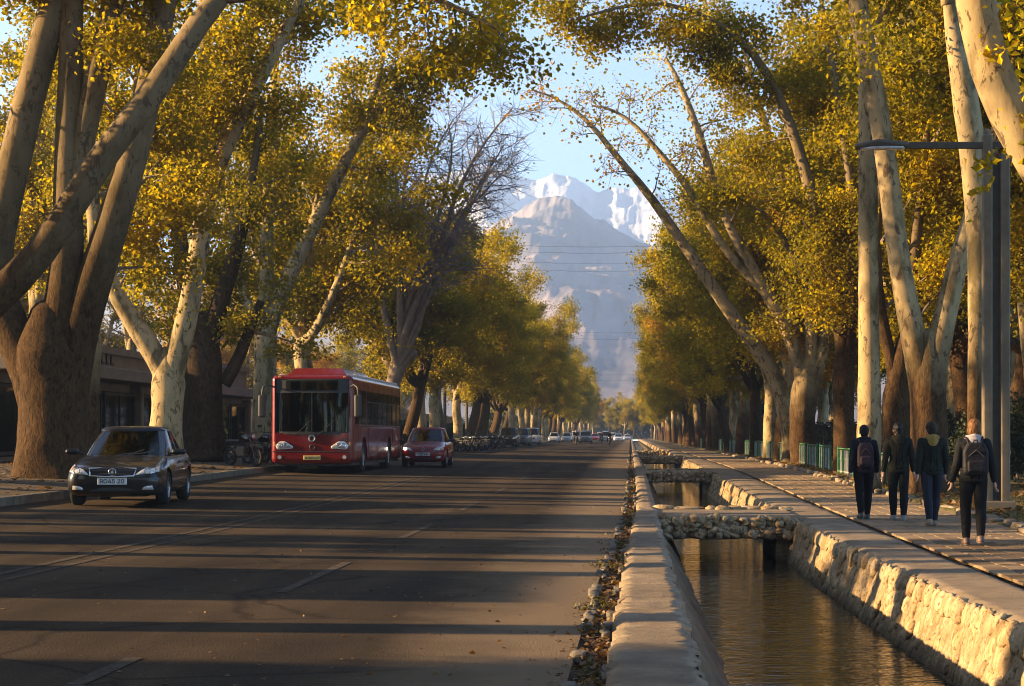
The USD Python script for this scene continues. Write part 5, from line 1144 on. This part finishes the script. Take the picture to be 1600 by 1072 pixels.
# ------------------------------------------------------------------ bus
def bus():
    yb = 56.0; xb = (487.5 - VX) * yb / FPX
    t = thing('bus', 'red city bus with roof pod waiting at the left kerb', 'bus', (xb, yb, float(road_z(xb, yb)) + 0.014), 0.0)
    W, L, Z0, Z1 = 1.25, 11.6, .30, 2.98
    def shell(i, y0, y1, z0, z1):
        r = .17 - i * .3
        s = Manifold.sphere(max(r, .06), 24)
        return Manifold.batch_hull([s.translate((sx * (W - i - max(r, .06)) * (0.985 if zz > 2 else 1), yy, zz)) for sx in (-1, 1) for yy in (y0 + i + max(r, .06), y1 - i - max(r, .06)) for zz in (z0 + i + max(r, .06), z1 - i - max(r, .06))])
    outer = shell(0, 0, L, Z0, Z1); inner = shell(.07, 0, L, Z0 + .15, Z1)
    body = outer - inner
    body = body - Manifold.cube((2.24, .8, 1.64), True).translate((0, 0, 2.05))          # windscreen opening
    wins = [(.9 + .45, 1.55)] ; y = 2.95
    side = [(0.42, 1.25), (1.55, 2.75)] + [(2.95 + k * 1.22, 2.95 + k * 1.22 + 1.10) for k in range(7)]
    for (a, b) in side: body = body - Manifold.cube((6, b - a, 1.05), True).translate((0, (a + b) / 2, 2.03))
    for wy in (2.35, 8.4):
        body = body - (Manifold.cylinder(4, .60, .60, 40, True).rotate((0, 90, 0)).translate((0, wy, .52)) - Manifold.cube((1.7, 3, 3), True).translate((0, wy, .6)))
    obj('body', body, 'paint_bus_red', t, 30)
    obj('floor', box(-1.15, 1.15, .25, L - .25, .62, .70), 'dark_interior', t)
    # windscreen: two panes, black surround, destination board
    sx = np.linspace(-1, 1, 21); 
    def ws(x0, x1, z0, z1, off, n=12):
        xs_, zs_ = np.meshgrid(np.linspace(x0, x1, n), np.linspace(z0, z1, 8)); return outward(grid(np.stack([xs_, -0.02 - off + .06 * (xs_ / 1.1) ** 4 + .03 * np.clip((zs_ - 2.0), 0, 1), zs_], -1)), (0, 5, 1.8))
    w = obj('windscreen', cat([ws(-1.08, -.012, 1.27, 2.44, 0), ws(.012, 1.08, 1.27, 2.44, 0)]), 'dark_glass', t, True)
    obj('centre_bar', box(-.012, .012, -.035, .0, 1.27, 2.44), 'black_plastic', w)
    obj('surround', cat([ws(-1.12, 1.12, 1.19, 1.27, .004), ws(-1.12, 1.12, 2.44, 2.50, .004), ws(-1.12, -1.08, 1.27, 2.44, .004, 3), ws(1.08, 1.12, 1.27, 2.44, .004, 3)]), 'black_plastic', w)
    db = obj('destination_board', ws(-1.10, 1.10, 2.50, 2.86, .0), 'black_plastic', t, True)
    obj('board_glass', ws(-.78, .78, 2.53, 2.82, .02), 'window_glass', db, True)
    for s in (-1, 1):
        obj('wiper', tube([[s * .35 - .2, -.06, 1.16], [s * .35 + .0, -.07, 1.30], [s * .35 + .34, -.075, 1.62]], .012, 5), 'black_plastic', t)
        hl = obj('headlight', Manifold.batch_hull([Manifold.sphere(.05, 14).scale((1, .5, 1)).translate((s * x, y_, z)) for x, y_, z in ((.62, -.005, .80), (1.02, .0, .78), (1.13, .05, .97), (.82, -.005, .93))]).refine_to_length(.08), 'lamp_glass', t, 50)
        for x in (.80, .96): obj('lamp_ring', mv(xf(trimesh.creation.torus(.06, .012, 20, 6), rotx(PI / 2)), (s * x, -.035, .86)), 'chrome', hl, True)
        obj('turn_light', rbox(s * 1.13 - .03, s * 1.13 + .03, .0, .14, .83, .96, .02, 6), 'amber_glass', hl)
        obj('fog_light', mv(xf(trimesh.creation.cylinder(.06, .03, sections=20), rotx(PI / 2)), (s * .98, .005, .50)), 'lamp_glass', t, 40)
        obj('roof_marker', rbox(s * .98 - .05, s * .98 + .05, .02, .10, 2.90, 2.95, .015, 6), 'amber_glass', t)
        # mirrors on drooping arms
        mir = obj('mirror', rbox(s * 1.44 - .11, s * 1.44 + .11, -.38, -.26, 1.70, 2.38, .05, 10), 'black_plastic', t, 40)
        obj('mirror_arm', tube([[s * 1.16, .02, 2.62], [s * 1.30, -.24, 2.68], [s * 1.42, -.32, 2.60], [s * 1.44, -.32, 2.36]], .028, 6), 'black_plastic', mir, True)
    obj('emblem', cat([mv(xf(trimesh.creation.torus(.085, .026, 24, 8), rotx(PI / 2)), (0, -.015, 1.06)), box(-.11, .07, -.03, .0, 1.145, 1.175)]), 'alloy', t, 40)
    obj('maker_badge', mv(xf(trimesh.creation.torus(.075, .013, 24, 8), rotx(PI / 2)), (0, -.008, .80)), 'dark_metal', t, True)
    obj('bumper_line', rbox(-1.18, 1.18, -.012, .05, .655, .685, .01, 6), 'black_plastic', t)
    pl = obj('number_plate', rbox(-.26, .26, -.03, .02, .42, .55, .008, 6), 'plate_yellow', t)
    obj('lettering', text_on('A 2A1 47', .07, 0, -.031, .45), 'letter_black', pl)
    obj('skirt', box(-1.16, 1.16, .25, L - .2, .24, .32), 'black_plastic', t)
    for s in (1, -1):
        for k, (a, b) in enumerate(side):
            f = obj('side_window', box(s * 1.243 - .004, s * 1.243 + .004, a, b, 1.50, 2.555), 'dark_glass', t)
            if k > 1:
                obj('window_frame', cat([box(s * 1.252 - .005, s * 1.252 + .005, a - .0, b, 2.20, 2.235), box(s * 1.252 - .005, s * 1.252 + .005, a, a + .035, 1.5, 2.2), box(s * 1.252 - .005, s * 1.252 + .005, b - .035, b, 1.5, 2.2)]), 'black_plastic', f)
        obj('roof_rail', rbox(s * 1.12 - .05, s * 1.12 + .05, 1.0, L - .4, 2.93, 3.03, .02, 6), 'paint_white', t, 40)  # white stands in for the sky reflected along the roof edge
        for (a, b) in ((3.2, 5.3), (5.35, 7.6), (9.2, 11.0)): obj('side_panel', rbox(s * 1.252 - .008, s * 1.252 + .008, a, b, .55, 1.40, .006, 4), 'paint_bus_red', t)
        for wy in (2.35, 8.4): wheel(t, s * (1.22 - .14), wy, .50, .28, s, 8)
        obj('belt_moulding', rbox(s * 1.253 - .006, s * 1.253 + .012, .9, L - .3, 1.435, 1.47, .005, 4), 'black_plastic', t)
    pod = Manifold.batch_hull([Manifold.sphere(.06, 12).translate((sx * x, yy, z)) for sx in (-1, 1) for x, yy, z in ((.86, .9, 2.98), (.70, 1.25, 3.17), (.86, 6.2, 2.98), (.72, 5.8, 3.17))])
    pd = obj('roof_pod', pod, 'paint_bus_red', t, 35)
    obj('pod_vent', box(-.6, .6, 3.2, 5.0, 3.228, 3.245), 'dark_metal', pd)
    # interior
    obj('dashboard', rbox(-1.1, 1.1, .22, .62, .9, 1.28, .06, 8), 'black_plastic', t, 40)
    obj('steering_wheel', mv(xf(trimesh.creation.torus(.23, .018, 26, 8), rotx(.9)), (.55, .72, 1.38)), 'black_plastic', t, True)
    obj('driver_seat', cat([rbox(.30, .80, 1.15, 1.30, .8, 1.75, .07, 8), rbox(.30, .80, .85, 1.2, .78, .95, .06, 8)]), 'seat_cloth', t, 40)
    for r_ in range(9):
        for s in (-1, 1):
            yy = 3.0 + r_ * .9; obj('passenger_seat', cat([rbox(s * .75 - .38, s * .75 + .38, yy + .32, yy + .42, .95, 1.68, .05, 6), rbox(s * .75 - .38, s * .75 + .38, yy, yy + .4, .95, 1.08, .05, 6)]), 'seat_cloth', t, 40)
    for yy in (1.6, 3.4, 5.2, 7.0):
        for s in (-1, 1): obj('grab_pole', tube([[s * .36, yy, .7], [s * .36, yy, 2.85]], .018, 8), 'alloy', t)
bus()

# ------------------------------------------------------------------ motorcycles
def motorcycle(label, loc, rz, tank='paint_black', group=None, rider=None):
    t = thing('motorcycle', label, 'motorcycle', loc, rz, group)
    for y in (-.62, .62):
        tor = trimesh.creation.torus(.25, .05, 28, 10); X90 = trimesh.transformations.rotation_matrix(PI / 2, [0, 1, 0])
        w = obj('wheel', mv(xf(tor, X90), (0, y, .30)), 'rubber', t, True)
        obj('spokes', cat([mv(xf(box(-.006, .006, -.008, .008, 0, .24), rotx(k * PI / 5)), (0, y, .3)) for k in range(10)] + [mv(xf(trimesh.creation.cylinder(.05, .1, sections=12), X90), (0, y, .3))]), 'dark_metal', w)
    for s in (-1, 1): obj('fork', tube([[s * .07, -.62, .30], [s * .07, -.36, .98]], .02, 8), 'grey_metal', t, True)
    obj('frame', cat([tube([[0, -.38, .85], [0, -.1, .42], [0, .3, .40], [0, .62, .32]], .028, 6), tube([[0, -.38, .85], [0, .1, .68], [0, .62, .72]], .025, 6)]), 'dark_metal', t, True)
    obj('engine', rbox(-.12, .12, -.15, .2, .30, .62, .05, 8), 'grey_metal', t, 40)
    obj('fuel_tank', Manifold.batch_hull([Manifold.sphere(r, 12).translate((0, y, z)) for y, z, r in ((-.3, .86, .11), (-.1, .88, .12), (.1, .80, .08))]).refine_to_length(.08), tank, t, 50)
    obj('seat', rbox(-.12, .12, .08, .72, .74, .84, .045, 8), 'seat_cloth', t, 40)
    obj('handlebar', tube([[-.36, -.25, 1.06], [-.18, -.33, 1.04], [.18, -.33, 1.04], [.36, -.25, 1.06]], .016, 6), 'grey_metal', t, True)
    h = obj('headlight', mv(xf(trimesh.creation.cylinder(.085, .1, sections=18), rotx(PI / 2)), (0, -.46, .92)), 'black_plastic', t, 40)
    obj('lens', mv(trimesh.creation.icosphere(2, .078), (0, -.49, .92)), 'lamp_glass', h, True)
    for y in (-.62, .62):
        th = np.linspace(.3, 2.6, 9); xs_ = np.array([-.06, .06]); T, Xx = np.meshgrid(th, xs_)
        obj('mudguard', grid(np.stack([Xx, y + .33 * np.cos(T), .3 + .33 * np.sin(T)], -1)), tank, t, True)
    obj('exhaust', tube([[.13, -.1, .33], [.15, .2, .28], [.16, .75, .34]], [.025, .03, .045], 8), 'grey_metal', t, True)
    for s in (-1, 1): obj('mirror', cat([tube([[s * .28, -.28, 1.06], [s * .36, -.30, 1.22]], .008, 5), mv((np.array(trimesh.creation.icosphere(1, 1).vertices) * [.06, .015, .045], trimesh.creation.icosphere(1, 1).faces), (s * .37, -.3, 1.25))]), 'black_plastic', t)
    return t
mk = lambda x, y: (x, y, float(road_z(KERB, y)) + 0.17)
m0 = motorcycle('black motorcycle parked on the kerb just right of the black car', mk(-12.0, 57.5), 0.9)
for k, (x, y, rz, lab) in enumerate([(-11.95, 60.2, 1.0, 'second parked black motorcycle between the black car and the bus'), (-11.9, 62.4, .85, 'third parked black motorcycle left of the bus')]):
    dup(m0, mk(x, y), rz, lab)
for k, (px, y) in enumerate([(722, 118), (733, 121), (742, 124), (752, 130), (762, 136), (771, 143), (780, 150)]):
    x = (px - VX) * y / FPX
    dup(m0, (x, y, float(road_z(x, y)) + (.17 if x < KERB else .014)), 0.7 + 0.1 * (k % 3), f'{ORD[k]} dark motorcycle parked beyond the red car, counted from the car')
# ------------------------------------------------------------------ people
def cloth(name, col, rough=0.9, bump=0.004):
    c = np.array(col, float)
    M(name, {'tc': ('texture_coordinate', {}), 'n': ('noise_texture', {'scale': 7.0, 'detail': 4.0}), 'w': ('noise_texture', {'scale': 9.0, 'detail': 3.0, 'distortion': 1.5}), 'map': ('mapping', {'scale': (1.0, 1.0, 2.2)}),
             'r': ('rgb_ramp', {'ramp': [(0.3, tuple(c * 0.75)), (0.7, tuple(c * 1.25))]}), 'b': ('bump', {'strength': 0.8, 'distance': bump * 4}), 'p': ('principled_bsdf', {'roughness': rough, 'specular_ior_level': 0.12})},
      [('tc.object', 'n.vector'), ('tc.object', 'map.vector'), ('map.vector', 'w.vector'), ('n.fac', 'r.fac'), ('r.color', 'p.base_color'), ('w.fac', 'b.height'), ('b.normal', 'p.normal')])
cloth('cloth_navy', (0.013, 0.013, 0.018)); cloth('cloth_olive', (0.012, 0.012, 0.008)); cloth('cloth_green_black', (0.012, 0.016, 0.013)); cloth('cloth_charcoal', (0.013, 0.013, 0.014))
cloth('cloth_yellow', (0.24, 0.16, 0.045)); cloth('cloth_pale_grey', (0.33, 0.29, 0.29)); cloth('cloth_denim', (0.015, 0.018, 0.027)); cloth('cloth_black', (0.007, 0.007, 0.008)); cloth('pack_black', (0.015, 0.014, 0.016), 0.6); cloth('pack_plum', (0.028, 0.018, 0.024), 0.7)
plain('skin', (0.42, 0.24, 0.16), 0.55, 0.08, 12.0, 0.0, subsurface_weight=0.1)
plain('shoe_tan', (0.20, 0.13, 0.075), 0.7, 0.2, 14); plain('shoe_grey', (0.16, 0.15, 0.14), 0.7, 0.2, 14); plain('shoe_black', (0.03, 0.027, 0.025), 0.6, 0.2, 14); plain('shoe_brown', (0.09, 0.05, 0.035), 0.6, 0.2, 14); plain('sole', (0.22, 0.20, 0.18), 0.8, 0.2, 10)
def hair(name, c):
    c = np.array(c, float)
    M(name, {'tc': ('texture_coordinate', {}), 'map': ('mapping', {'scale': (60.0, 60.0, 7.0)}), 'n': ('noise_texture', {'scale': 1.0, 'detail': 3.0}), 'r': ('rgb_ramp', {'ramp': [(0.3, tuple(c * 0.5)), (0.7, tuple(c * 1.4))]}), 'b': ('bump', {'strength': 0.8, 'distance': 0.01}), 'p': ('principled_bsdf', {'roughness': 0.6, 'specular_ior_level': 0.2})},
      [('tc.object', 'map.vector'), ('map.vector', 'n.vector'), ('n.fac', 'r.fac'), ('r.color', 'p.base_color'), ('n.fac', 'b.height'), ('b.normal', 'p.normal')])
hair('hair_black', (0.006, 0.0045, 0.004)); hair('hair_brown', (0.018, 0.009, 0.005)); hair('hair_auburn', (0.13, 0.058, 0.018)); hair('eye_dark', (0.03, 0.02, 0.02))
def ell(c, r, n=18):
    r = np.broadcast_to(r, 3); return Manifold.sphere(1.0, n).scale(tuple(map(float, r))).translate(tuple(map(float, c)))
def bone(a, ra, b, rb, n=16): return Manifold.batch_hull([ell(a, ra, n), ell(b, rb, n)])
def skinned(parts, edge=0.02, it=8):
    m = Manifold.batch_boolean(parts, manifold3d.OpType.Add).refine_to_length(edge); t = tm(m)
    t = trimesh.Trimesh(t.vertices, t.faces, process=True)
    trimesh.smoothing.filter_taubin(t, 0.5, 0.53, iterations=it); return t
def hand_parts(wr, s, aim):
    """Relaxed hand at the wrist: fingers hang along aim, thumb to the front."""
    aim = unit(np.array(aim, float)); fw = unit(np.array([0, 1.0, 0]) - aim * aim[1]); out = np.cross(fw, aim) * s
    pc = lambda a, f, o: np.array(wr) + aim * a + fw * f + out * o
    P_ = [Manifold.batch_hull([ell(pc(0.012, f, 0), (.014, .014, .014), 10) for f in (-.016, .016)] + [ell(pc(0.085, f, .002), (.012, .013, .012), 10) for f in (-.030, .032)])]
    for f, L_, cu in ((.031, .072, .16), (.011, .080, .22), (-.010, .074, .28), (-.029, .058, .34)):
        a = pc(.085, f, 0); d1 = unit(aim - out * cu * 0.6); b = a + d1 * L_ * .45; d2 = unit(aim - out * (cu * 2.2)); c = b + d2 * L_ * .32; d3 = unit(aim - out * (cu * 4)); e = c + d3 * L_ * .25
        P_ += [bone(a, .0095, b, .0088, 10), bone(b, .0088, c, .008, 10), bone(c, .008, e, .007, 10)]
    a = pc(.028, .026, -.004); b = a + unit(aim * .6 + fw * .75 - out * .35) * .042; c = b + unit(aim * .95 + fw * .25 - out * .4) * .034
    return P_ + [bone(a, .013, b, .0105, 10), bone(b, .0105, c, .008, 10)]
def person(label, loc, rz, H, pose, look):
    t = thing('person', label, 'person', loc, rz, 'four people walking away on the brick walk', H / 1.66)
    st, sw = pose['stride'], pose['swing']
    hip = {s: np.array([s * .088, 0, .87]) for s in (-1, 1)}; ank, knee = {}, {}
    for s in (-1, 1):
        f = st * s
        ank[s] = np.array([s * .075, f * .20, .085 + (0.035 if f < -0.55 else 0.0)]); knee[s] = np.array([s * .088, f * .12 + .025, .475])
    sh = {s: np.array([s * .168, -.01, 1.355]) for s in (-1, 1)}
    el = {s: np.array([s * .222, -.05 + sw * s * .04, 1.085]) for s in (-1, 1)}; wr = {s: np.array([s * (.232 + pose.get('arm', 0)), .02 + sw * s * .10, .865]) for s in (-1, 1)}
    torso = lambda g: [Manifold.batch_hull([ell((0, -.012, .92), (.158 + g, .115 + g, .10)), ell((0, .0, 1.07), (.125 + g, .098 + g, .06))]), Manifold.batch_hull([ell((0, 0, 1.06), (.125 + g, .098 + g, .06)), ell((0, -.005, 1.25), (.142 + g, .108 + g, .09)), ]),
                       Manifold.batch_hull([ell((0, -.005, 1.24), (.142 + g, .108 + g, .08)), ell((-.135, -.012, 1.352), (.055 + g, .06 + g, .045 + g * .5)), ell((.135, -.012, 1.352), (.055 + g, .06 + g, .045 + g * .5)), ell((0, -.01, 1.40), (.07 + g, .06 + g, .03))])]
    arm = lambda s, g, cut=1.0: [bone(sh[s], .052 + g, el[s], .040 + g), bone(el[s], .040 + g, el[s] + (wr[s] - el[s]) * cut, (.028 + .012 * (1 - cut)) + g)]
    leg = lambda s, g, cut=1.0: [bone(hip[s], (.085 + g, .092 + g, .09), knee[s], .056 + g), bone(knee[s], .056 + g, knee[s] + (ank[s] - knee[s]) * .35 + [0, -.018, 0], .054 + g), bone(knee[s] + (ank[s] - knee[s]) * .35 + [0, -.018, 0], .054 + g, knee[s] + (ank[s] - knee[s]) * cut, .036 + g)]
    foot = lambda s, g: [Manifold.batch_hull([ell(ank[s] + [0, -.035, -.05], (.034 + g, .038 + g, .032 + g)), ell(ank[s] + [s * .008, .10, -.062], (.042 + g, .05, .022 + g)), ell(ank[s] + [s * .006, .155, -.066], (.032 + g, .03, .016 + g)), ell(ank[s] + [0, -.005, .0], (.036 + g, .042 + g, .03))])]
    tilt = pose.get('head', 0.0)
    hc = np.array([tilt * .02, .012, 1.555])
    head = [ell(hc + [0, -.012, .02], (.074, .092, .095), 24), ell(hc + [0, .018, -.045], (.058, .070, .068), 20), bone((0, -.02, 1.40), .052, hc + [0, -.02, -.05], .050), ell(hc + [0, .092, -.018], (.012, .018, .02), 10), ell(hc + [0, .078, -.055], (.026, .012, .010), 10)] + [ell(hc + [s * .076, -.01, -.015], (.010, .02, .032), 10) for s in (-1, 1)]
    parts = torso(0) + head
    for s in (-1, 1): parts += arm(s, 0) + leg(s, 0) + foot(s, -.006) + hand_parts(wr[s], s, (wr[s] - el[s]) * [0.6, 0.6, 1])
    obj('body', skinned(parts, .018, 4), 'skin', t, True)
    obj('eyes', cat([mv(trimesh.creation.icosphere(1, .011), hc + [s * .03, .082, .004]) for s in (-1, 1)]), 'eye_dark', t, True)
    jk = torso(.027) + [Manifold.batch_hull([ell((0, -.012, .90), (.172 + look.get('hem_w', 0), .132, .05)), ell((0, -.01, .90 - look.get('hem', .05)), (.176 + look.get('hem_w', 0), .134, .035))]), bone((0, -.015, 1.39), (.075, .07, .03), (0, -.018, 1.425), (.062, .058, .02))]
    for s in (-1, 1): jk += arm(s, .017, .97)
    j = skinned(jk, .03, 16); j.vertices += j.vertex_normals * (0.012 * (fbm(np.asarray(j.vertices) * [9, 9, 13], 3, 2) - .5))[:, None]
    obj('jacket', j, look['jacket'], t, True)
    tr = [ell((0, -.012, .90), (.165, .125, .09))]
    for s in (-1, 1): tr += leg(s, .017, .93)
    q = skinned(tr, .022, 6); q.vertices += q.vertex_normals * (0.008 * (fbm(np.asarray(q.vertices) * [10, 10, 16], 3, 5) - .5))[:, None]
    obj('trousers', q, look['trousers'], t, True)
    for s in (-1, 1):
        sh_ = obj('shoe', skinned(foot(s, .012), .015, 4), look['shoe'], t, True)
        obj('sole', Manifold.batch_hull([ell(ank[s] + [0, -.035, -.078], (.038, .044, .008)), ell(ank[s] + [s * .008, .10, -.078], (.046, .055, .008)), ell(ank[s] + [s * .006, .165, -.074], (.03, .025, .008))]), 'sole', sh_, 40)
    hp = [ell(hc + [0, -.022, .028], (.088, .098, .100), 24), ell(hc + [0, -.055, -.02], (.078, .055, .075), 20)]
    if look.get('hair_style') == 'bob': hp += [ell(hc + [0, -.045, -.045], (.084, .06, .062), 20), ell(hc + [-.068, -.01, -.03], (.024, .045, .06), 14), ell(hc + [.068, -.01, -.03], (.024, .045, .06), 14)]
    if look.get('hair_style') == 'bun': hp += [ell(hc + [0, -.115, .03], (.045, .04, .045), 16), ell(hc + [0, -.08, -.06], (.05, .035, .05), 14)]
    hm = skinned(hp, .014, 3); face = (np.asarray(hm.vertices)[:, 1] > hc[1] + .055) & (np.asarray(hm.vertices)[:, 2] < hc[2] + .07)
    v = np.array(hm.vertices); v[face, 1] = np.minimum(v[face, 1], hc[1] + .058); v += np.array(hm.vertex_normals) * (0.016 * (fbm(v * [40, 40, 14], 3, 8) - .5))[:, None]
    obj('hair', (v, np.array(hm.faces)), look['hair'], t, True)
    if look.get('hood'):
        hd = Manifold.batch_hull([ell((0, -.085, 1.40), (.10, .055, .05)), ell((0, -.10, 1.33), (.075, .045, .05)), ]) + Manifold.batch_hull([ell((-.09, -.03, 1.425), (.035, .06, .035)), ell((0, -.08, 1.44), (.085, .045, .04)), ]) + Manifold.batch_hull([ell((.09, -.03, 1.425), (.035, .06, .035)), ell((0, -.08, 1.44), (.085, .045, .04))]) + bone((-.085, .02, 1.41), .032, (0, .085, 1.38), .028) + bone((.085, .02, 1.41), .032, (0, .085, 1.38), .028)
        hq = skinned([hd], .018, 6); hq.vertices += hq.vertex_normals * (0.014 * (fbm(np.asarray(hq.vertices) * 16, 3, 3) - .5))[:, None]
        obj('hood', hq, look['hood'], t, True)
    if look.get('pack'):
        w = look.get('pack_w', .13)
        bp = Manifold.batch_hull([ell((sx * w, -.17, z), (.045, .055 + (.02 if z < 1.1 else 0), .05)) for sx in (-1, 1) for z in (.98, 1.24)] + [ell((sx * w * .6, -.165, 1.33), (.05, .045, .035)) for sx in (-1, 1)])
        k = thing_bag = obj('backpack', skinned([bp], .03, 3), look['pack'], t, True)
        pk = Manifold.batch_hull([ell((sx * w * .7, -.235, z), (.03, .035, .03)) for sx in (-1, 1) for z in (1.0, 1.10)])
        obj('front_pocket', skinned([pk], .025, 3), look['pack'], k, True)
        obj('top_handle', tube([[-.03, -.17, 1.36], [-.02, -.18, 1.395], [.02, -.18, 1.395], [.03, -.17, 1.36]], .008, 6), look['pack'], k, True)
        obj('zip', tube([[-w * .9, -.225, 1.17], [0, -.235, 1.27], [w * .9, -.225, 1.17]], .005, 5), 'grey_metal', k)
        for s in (-1, 1): obj('strap', cat([tube(spline([[s * .085, -.13, 1.35], [s * .105, -.07, 1.425], [s * .115, .02, 1.425], [s * .115, .105, 1.33], [s * .13, .12, 1.2], [s * .165, .02, 1.05], [s * .15, -.12, 1.0]], 24), .019, 8)]), look['pack'], k, True)
    return t
def walker(px, py, d): x = (px - VX) * d / FPX; return (x, d, 0.004)
person('person in dark navy jacket with small dark backpack, leftmost of the walkers', walker(1350, 813, 32.7), 0.02, 1.66, dict(stride=.75, swing=.9, arm=.01), dict(jacket='cloth_navy', trousers='cloth_black', shoe='shoe_black', hair='hair_black', pack='pack_plum', pack_w=.10, hood='cloth_navy'))
person('person in plain dark olive jacket with dark bun, second walker from the left', walker(1404, 812, 32.4), -0.04, 1.70, dict(stride=-.5, swing=-.2, arm=.02, head=-.6), dict(jacket='cloth_olive', trousers='cloth_black', shoe='shoe_grey', hair='hair_black', hair_style='bun', hem=.06, hem_w=.008, hood='cloth_olive'))
person('person in dark jacket with yellow hood and tan shoes, third walker from the left', walker(1456, 820, 30.3), 0.03, 1.70, dict(stride=1.0, swing=.7, head=-.6), dict(jacket='cloth_green_black', trousers='cloth_denim', shoe='shoe_tan', hair='hair_brown', hood='cloth_yellow', hem=.05))
person('auburn haired person with pale hood and black backpack, nearest of the walkers', walker(1521, 849, 25.2), -0.02, 1.70, dict(stride=-.6, swing=-.8, arm=.035, head=.5), dict(jacket='cloth_charcoal', trousers='cloth_black', shoe='shoe_brown', hair='hair_auburn', hair_style='bob', hood='cloth_pale_grey', pack='pack_black', pack_w=.125, hem=.04))

# riders far down the road
def rider(label, px, d, jacket, rz=0.0):
    x = (px - VX) * d / FPX; z = float(road_z(x, d)) + 0.014
    m = dup(m0, (x, d, z), rz, 'motorcycle under the ' + label)
    t = thing('person', label, 'person', (x, d, z), rz, 'riders far down the road')
    sh = {s: np.array([s * .17, .12, 1.36]) for s in (-1, 1)}
    P_ = [Manifold.batch_hull([ell((0, .3, .93), (.16, .13, .11)), ell((0, .2, 1.15), (.14, .11, .08))]), Manifold.batch_hull([ell((0, .2, 1.15), (.14, .11, .08)), ell((-.14, .13, 1.36), .06), ell((.14, .13, 1.36), .06)]), bone((0, .12, 1.4), .055, (0, .10, 1.5), .05), ell((0, .08, 1.58), (.085, .105, .12)), ell((0, -.025, 1.56), (.014, .02, .02), 8)]
    for s in (-1, 1):
        P_ += [bone(sh[s], .055, (s * .30, -.02, 1.15), .042), bone((s * .30, -.02, 1.15), .042, (s * .33, -.25, 1.06), .03), bone((s * .1, .3, .9), .09, (s * .2, -.12, .72), .06), bone((s * .2, -.12, .72), .06, (s * .19, .08, .36), .045), bone((s * .19, .1, .33), .04, (s * .19, -.08, .31), .032)]
        P_ += [bone((s * .33 + f, -.25, 1.06), .012, (s * .33 + f, -.29, 1.05), .010, 8) for f in (-.03, -.01, .01, .03)] + [bone((s * .30, -.25, 1.06), .013, (s * .28, -.28, 1.07), .010, 8)]
    obj('body', skinned(P_, .04, 4), 'skin', t, True)
    J = [Manifold.batch_hull([ell((0, .3, .96), (.175, .145, .10)), ell((0, .2, 1.15), (.16, .13, .08))]), Manifold.batch_hull([ell((0, .2, 1.15), (.16, .13, .08)), ell((-.14, .13, 1.36), .078), ell((.14, .13, 1.36), .078)])]
    T_ = [ell((0, .3, .9), (.17, .14, .09))]
    for s in (-1, 1):
        J += [bone(sh[s], .072, (s * .30, -.02, 1.15), .058), bone((s * .30, -.02, 1.15), .058, (s * .33, -.23, 1.06), .044)]; T_ += [bone((s * .1, .3, .9), .105, (s * .2, -.12, .72), .075), bone((s * .2, -.12, .72), .075, (s * .19, .08, .38), .058)]
    obj('jacket', skinned(J, .05, 3), jacket, t, True); obj('trousers', skinned(T_, .05, 3), 'cloth_denim', t, True)
    obj('hair', skinned([ell((0, .10, 1.61), (.095, .105, .11))], .04, 2), 'hair_black', t, True)
rider('rider in dark jacket on the left of the far road', 900, 205, 'cloth_black', 0.1)
rider('rider in reddish jacket in the middle of the far road', 940, 250, 'maroon', 0.0)
rider('rider in black nearest the far white van', 952, 215, 'cloth_black', -0.05)
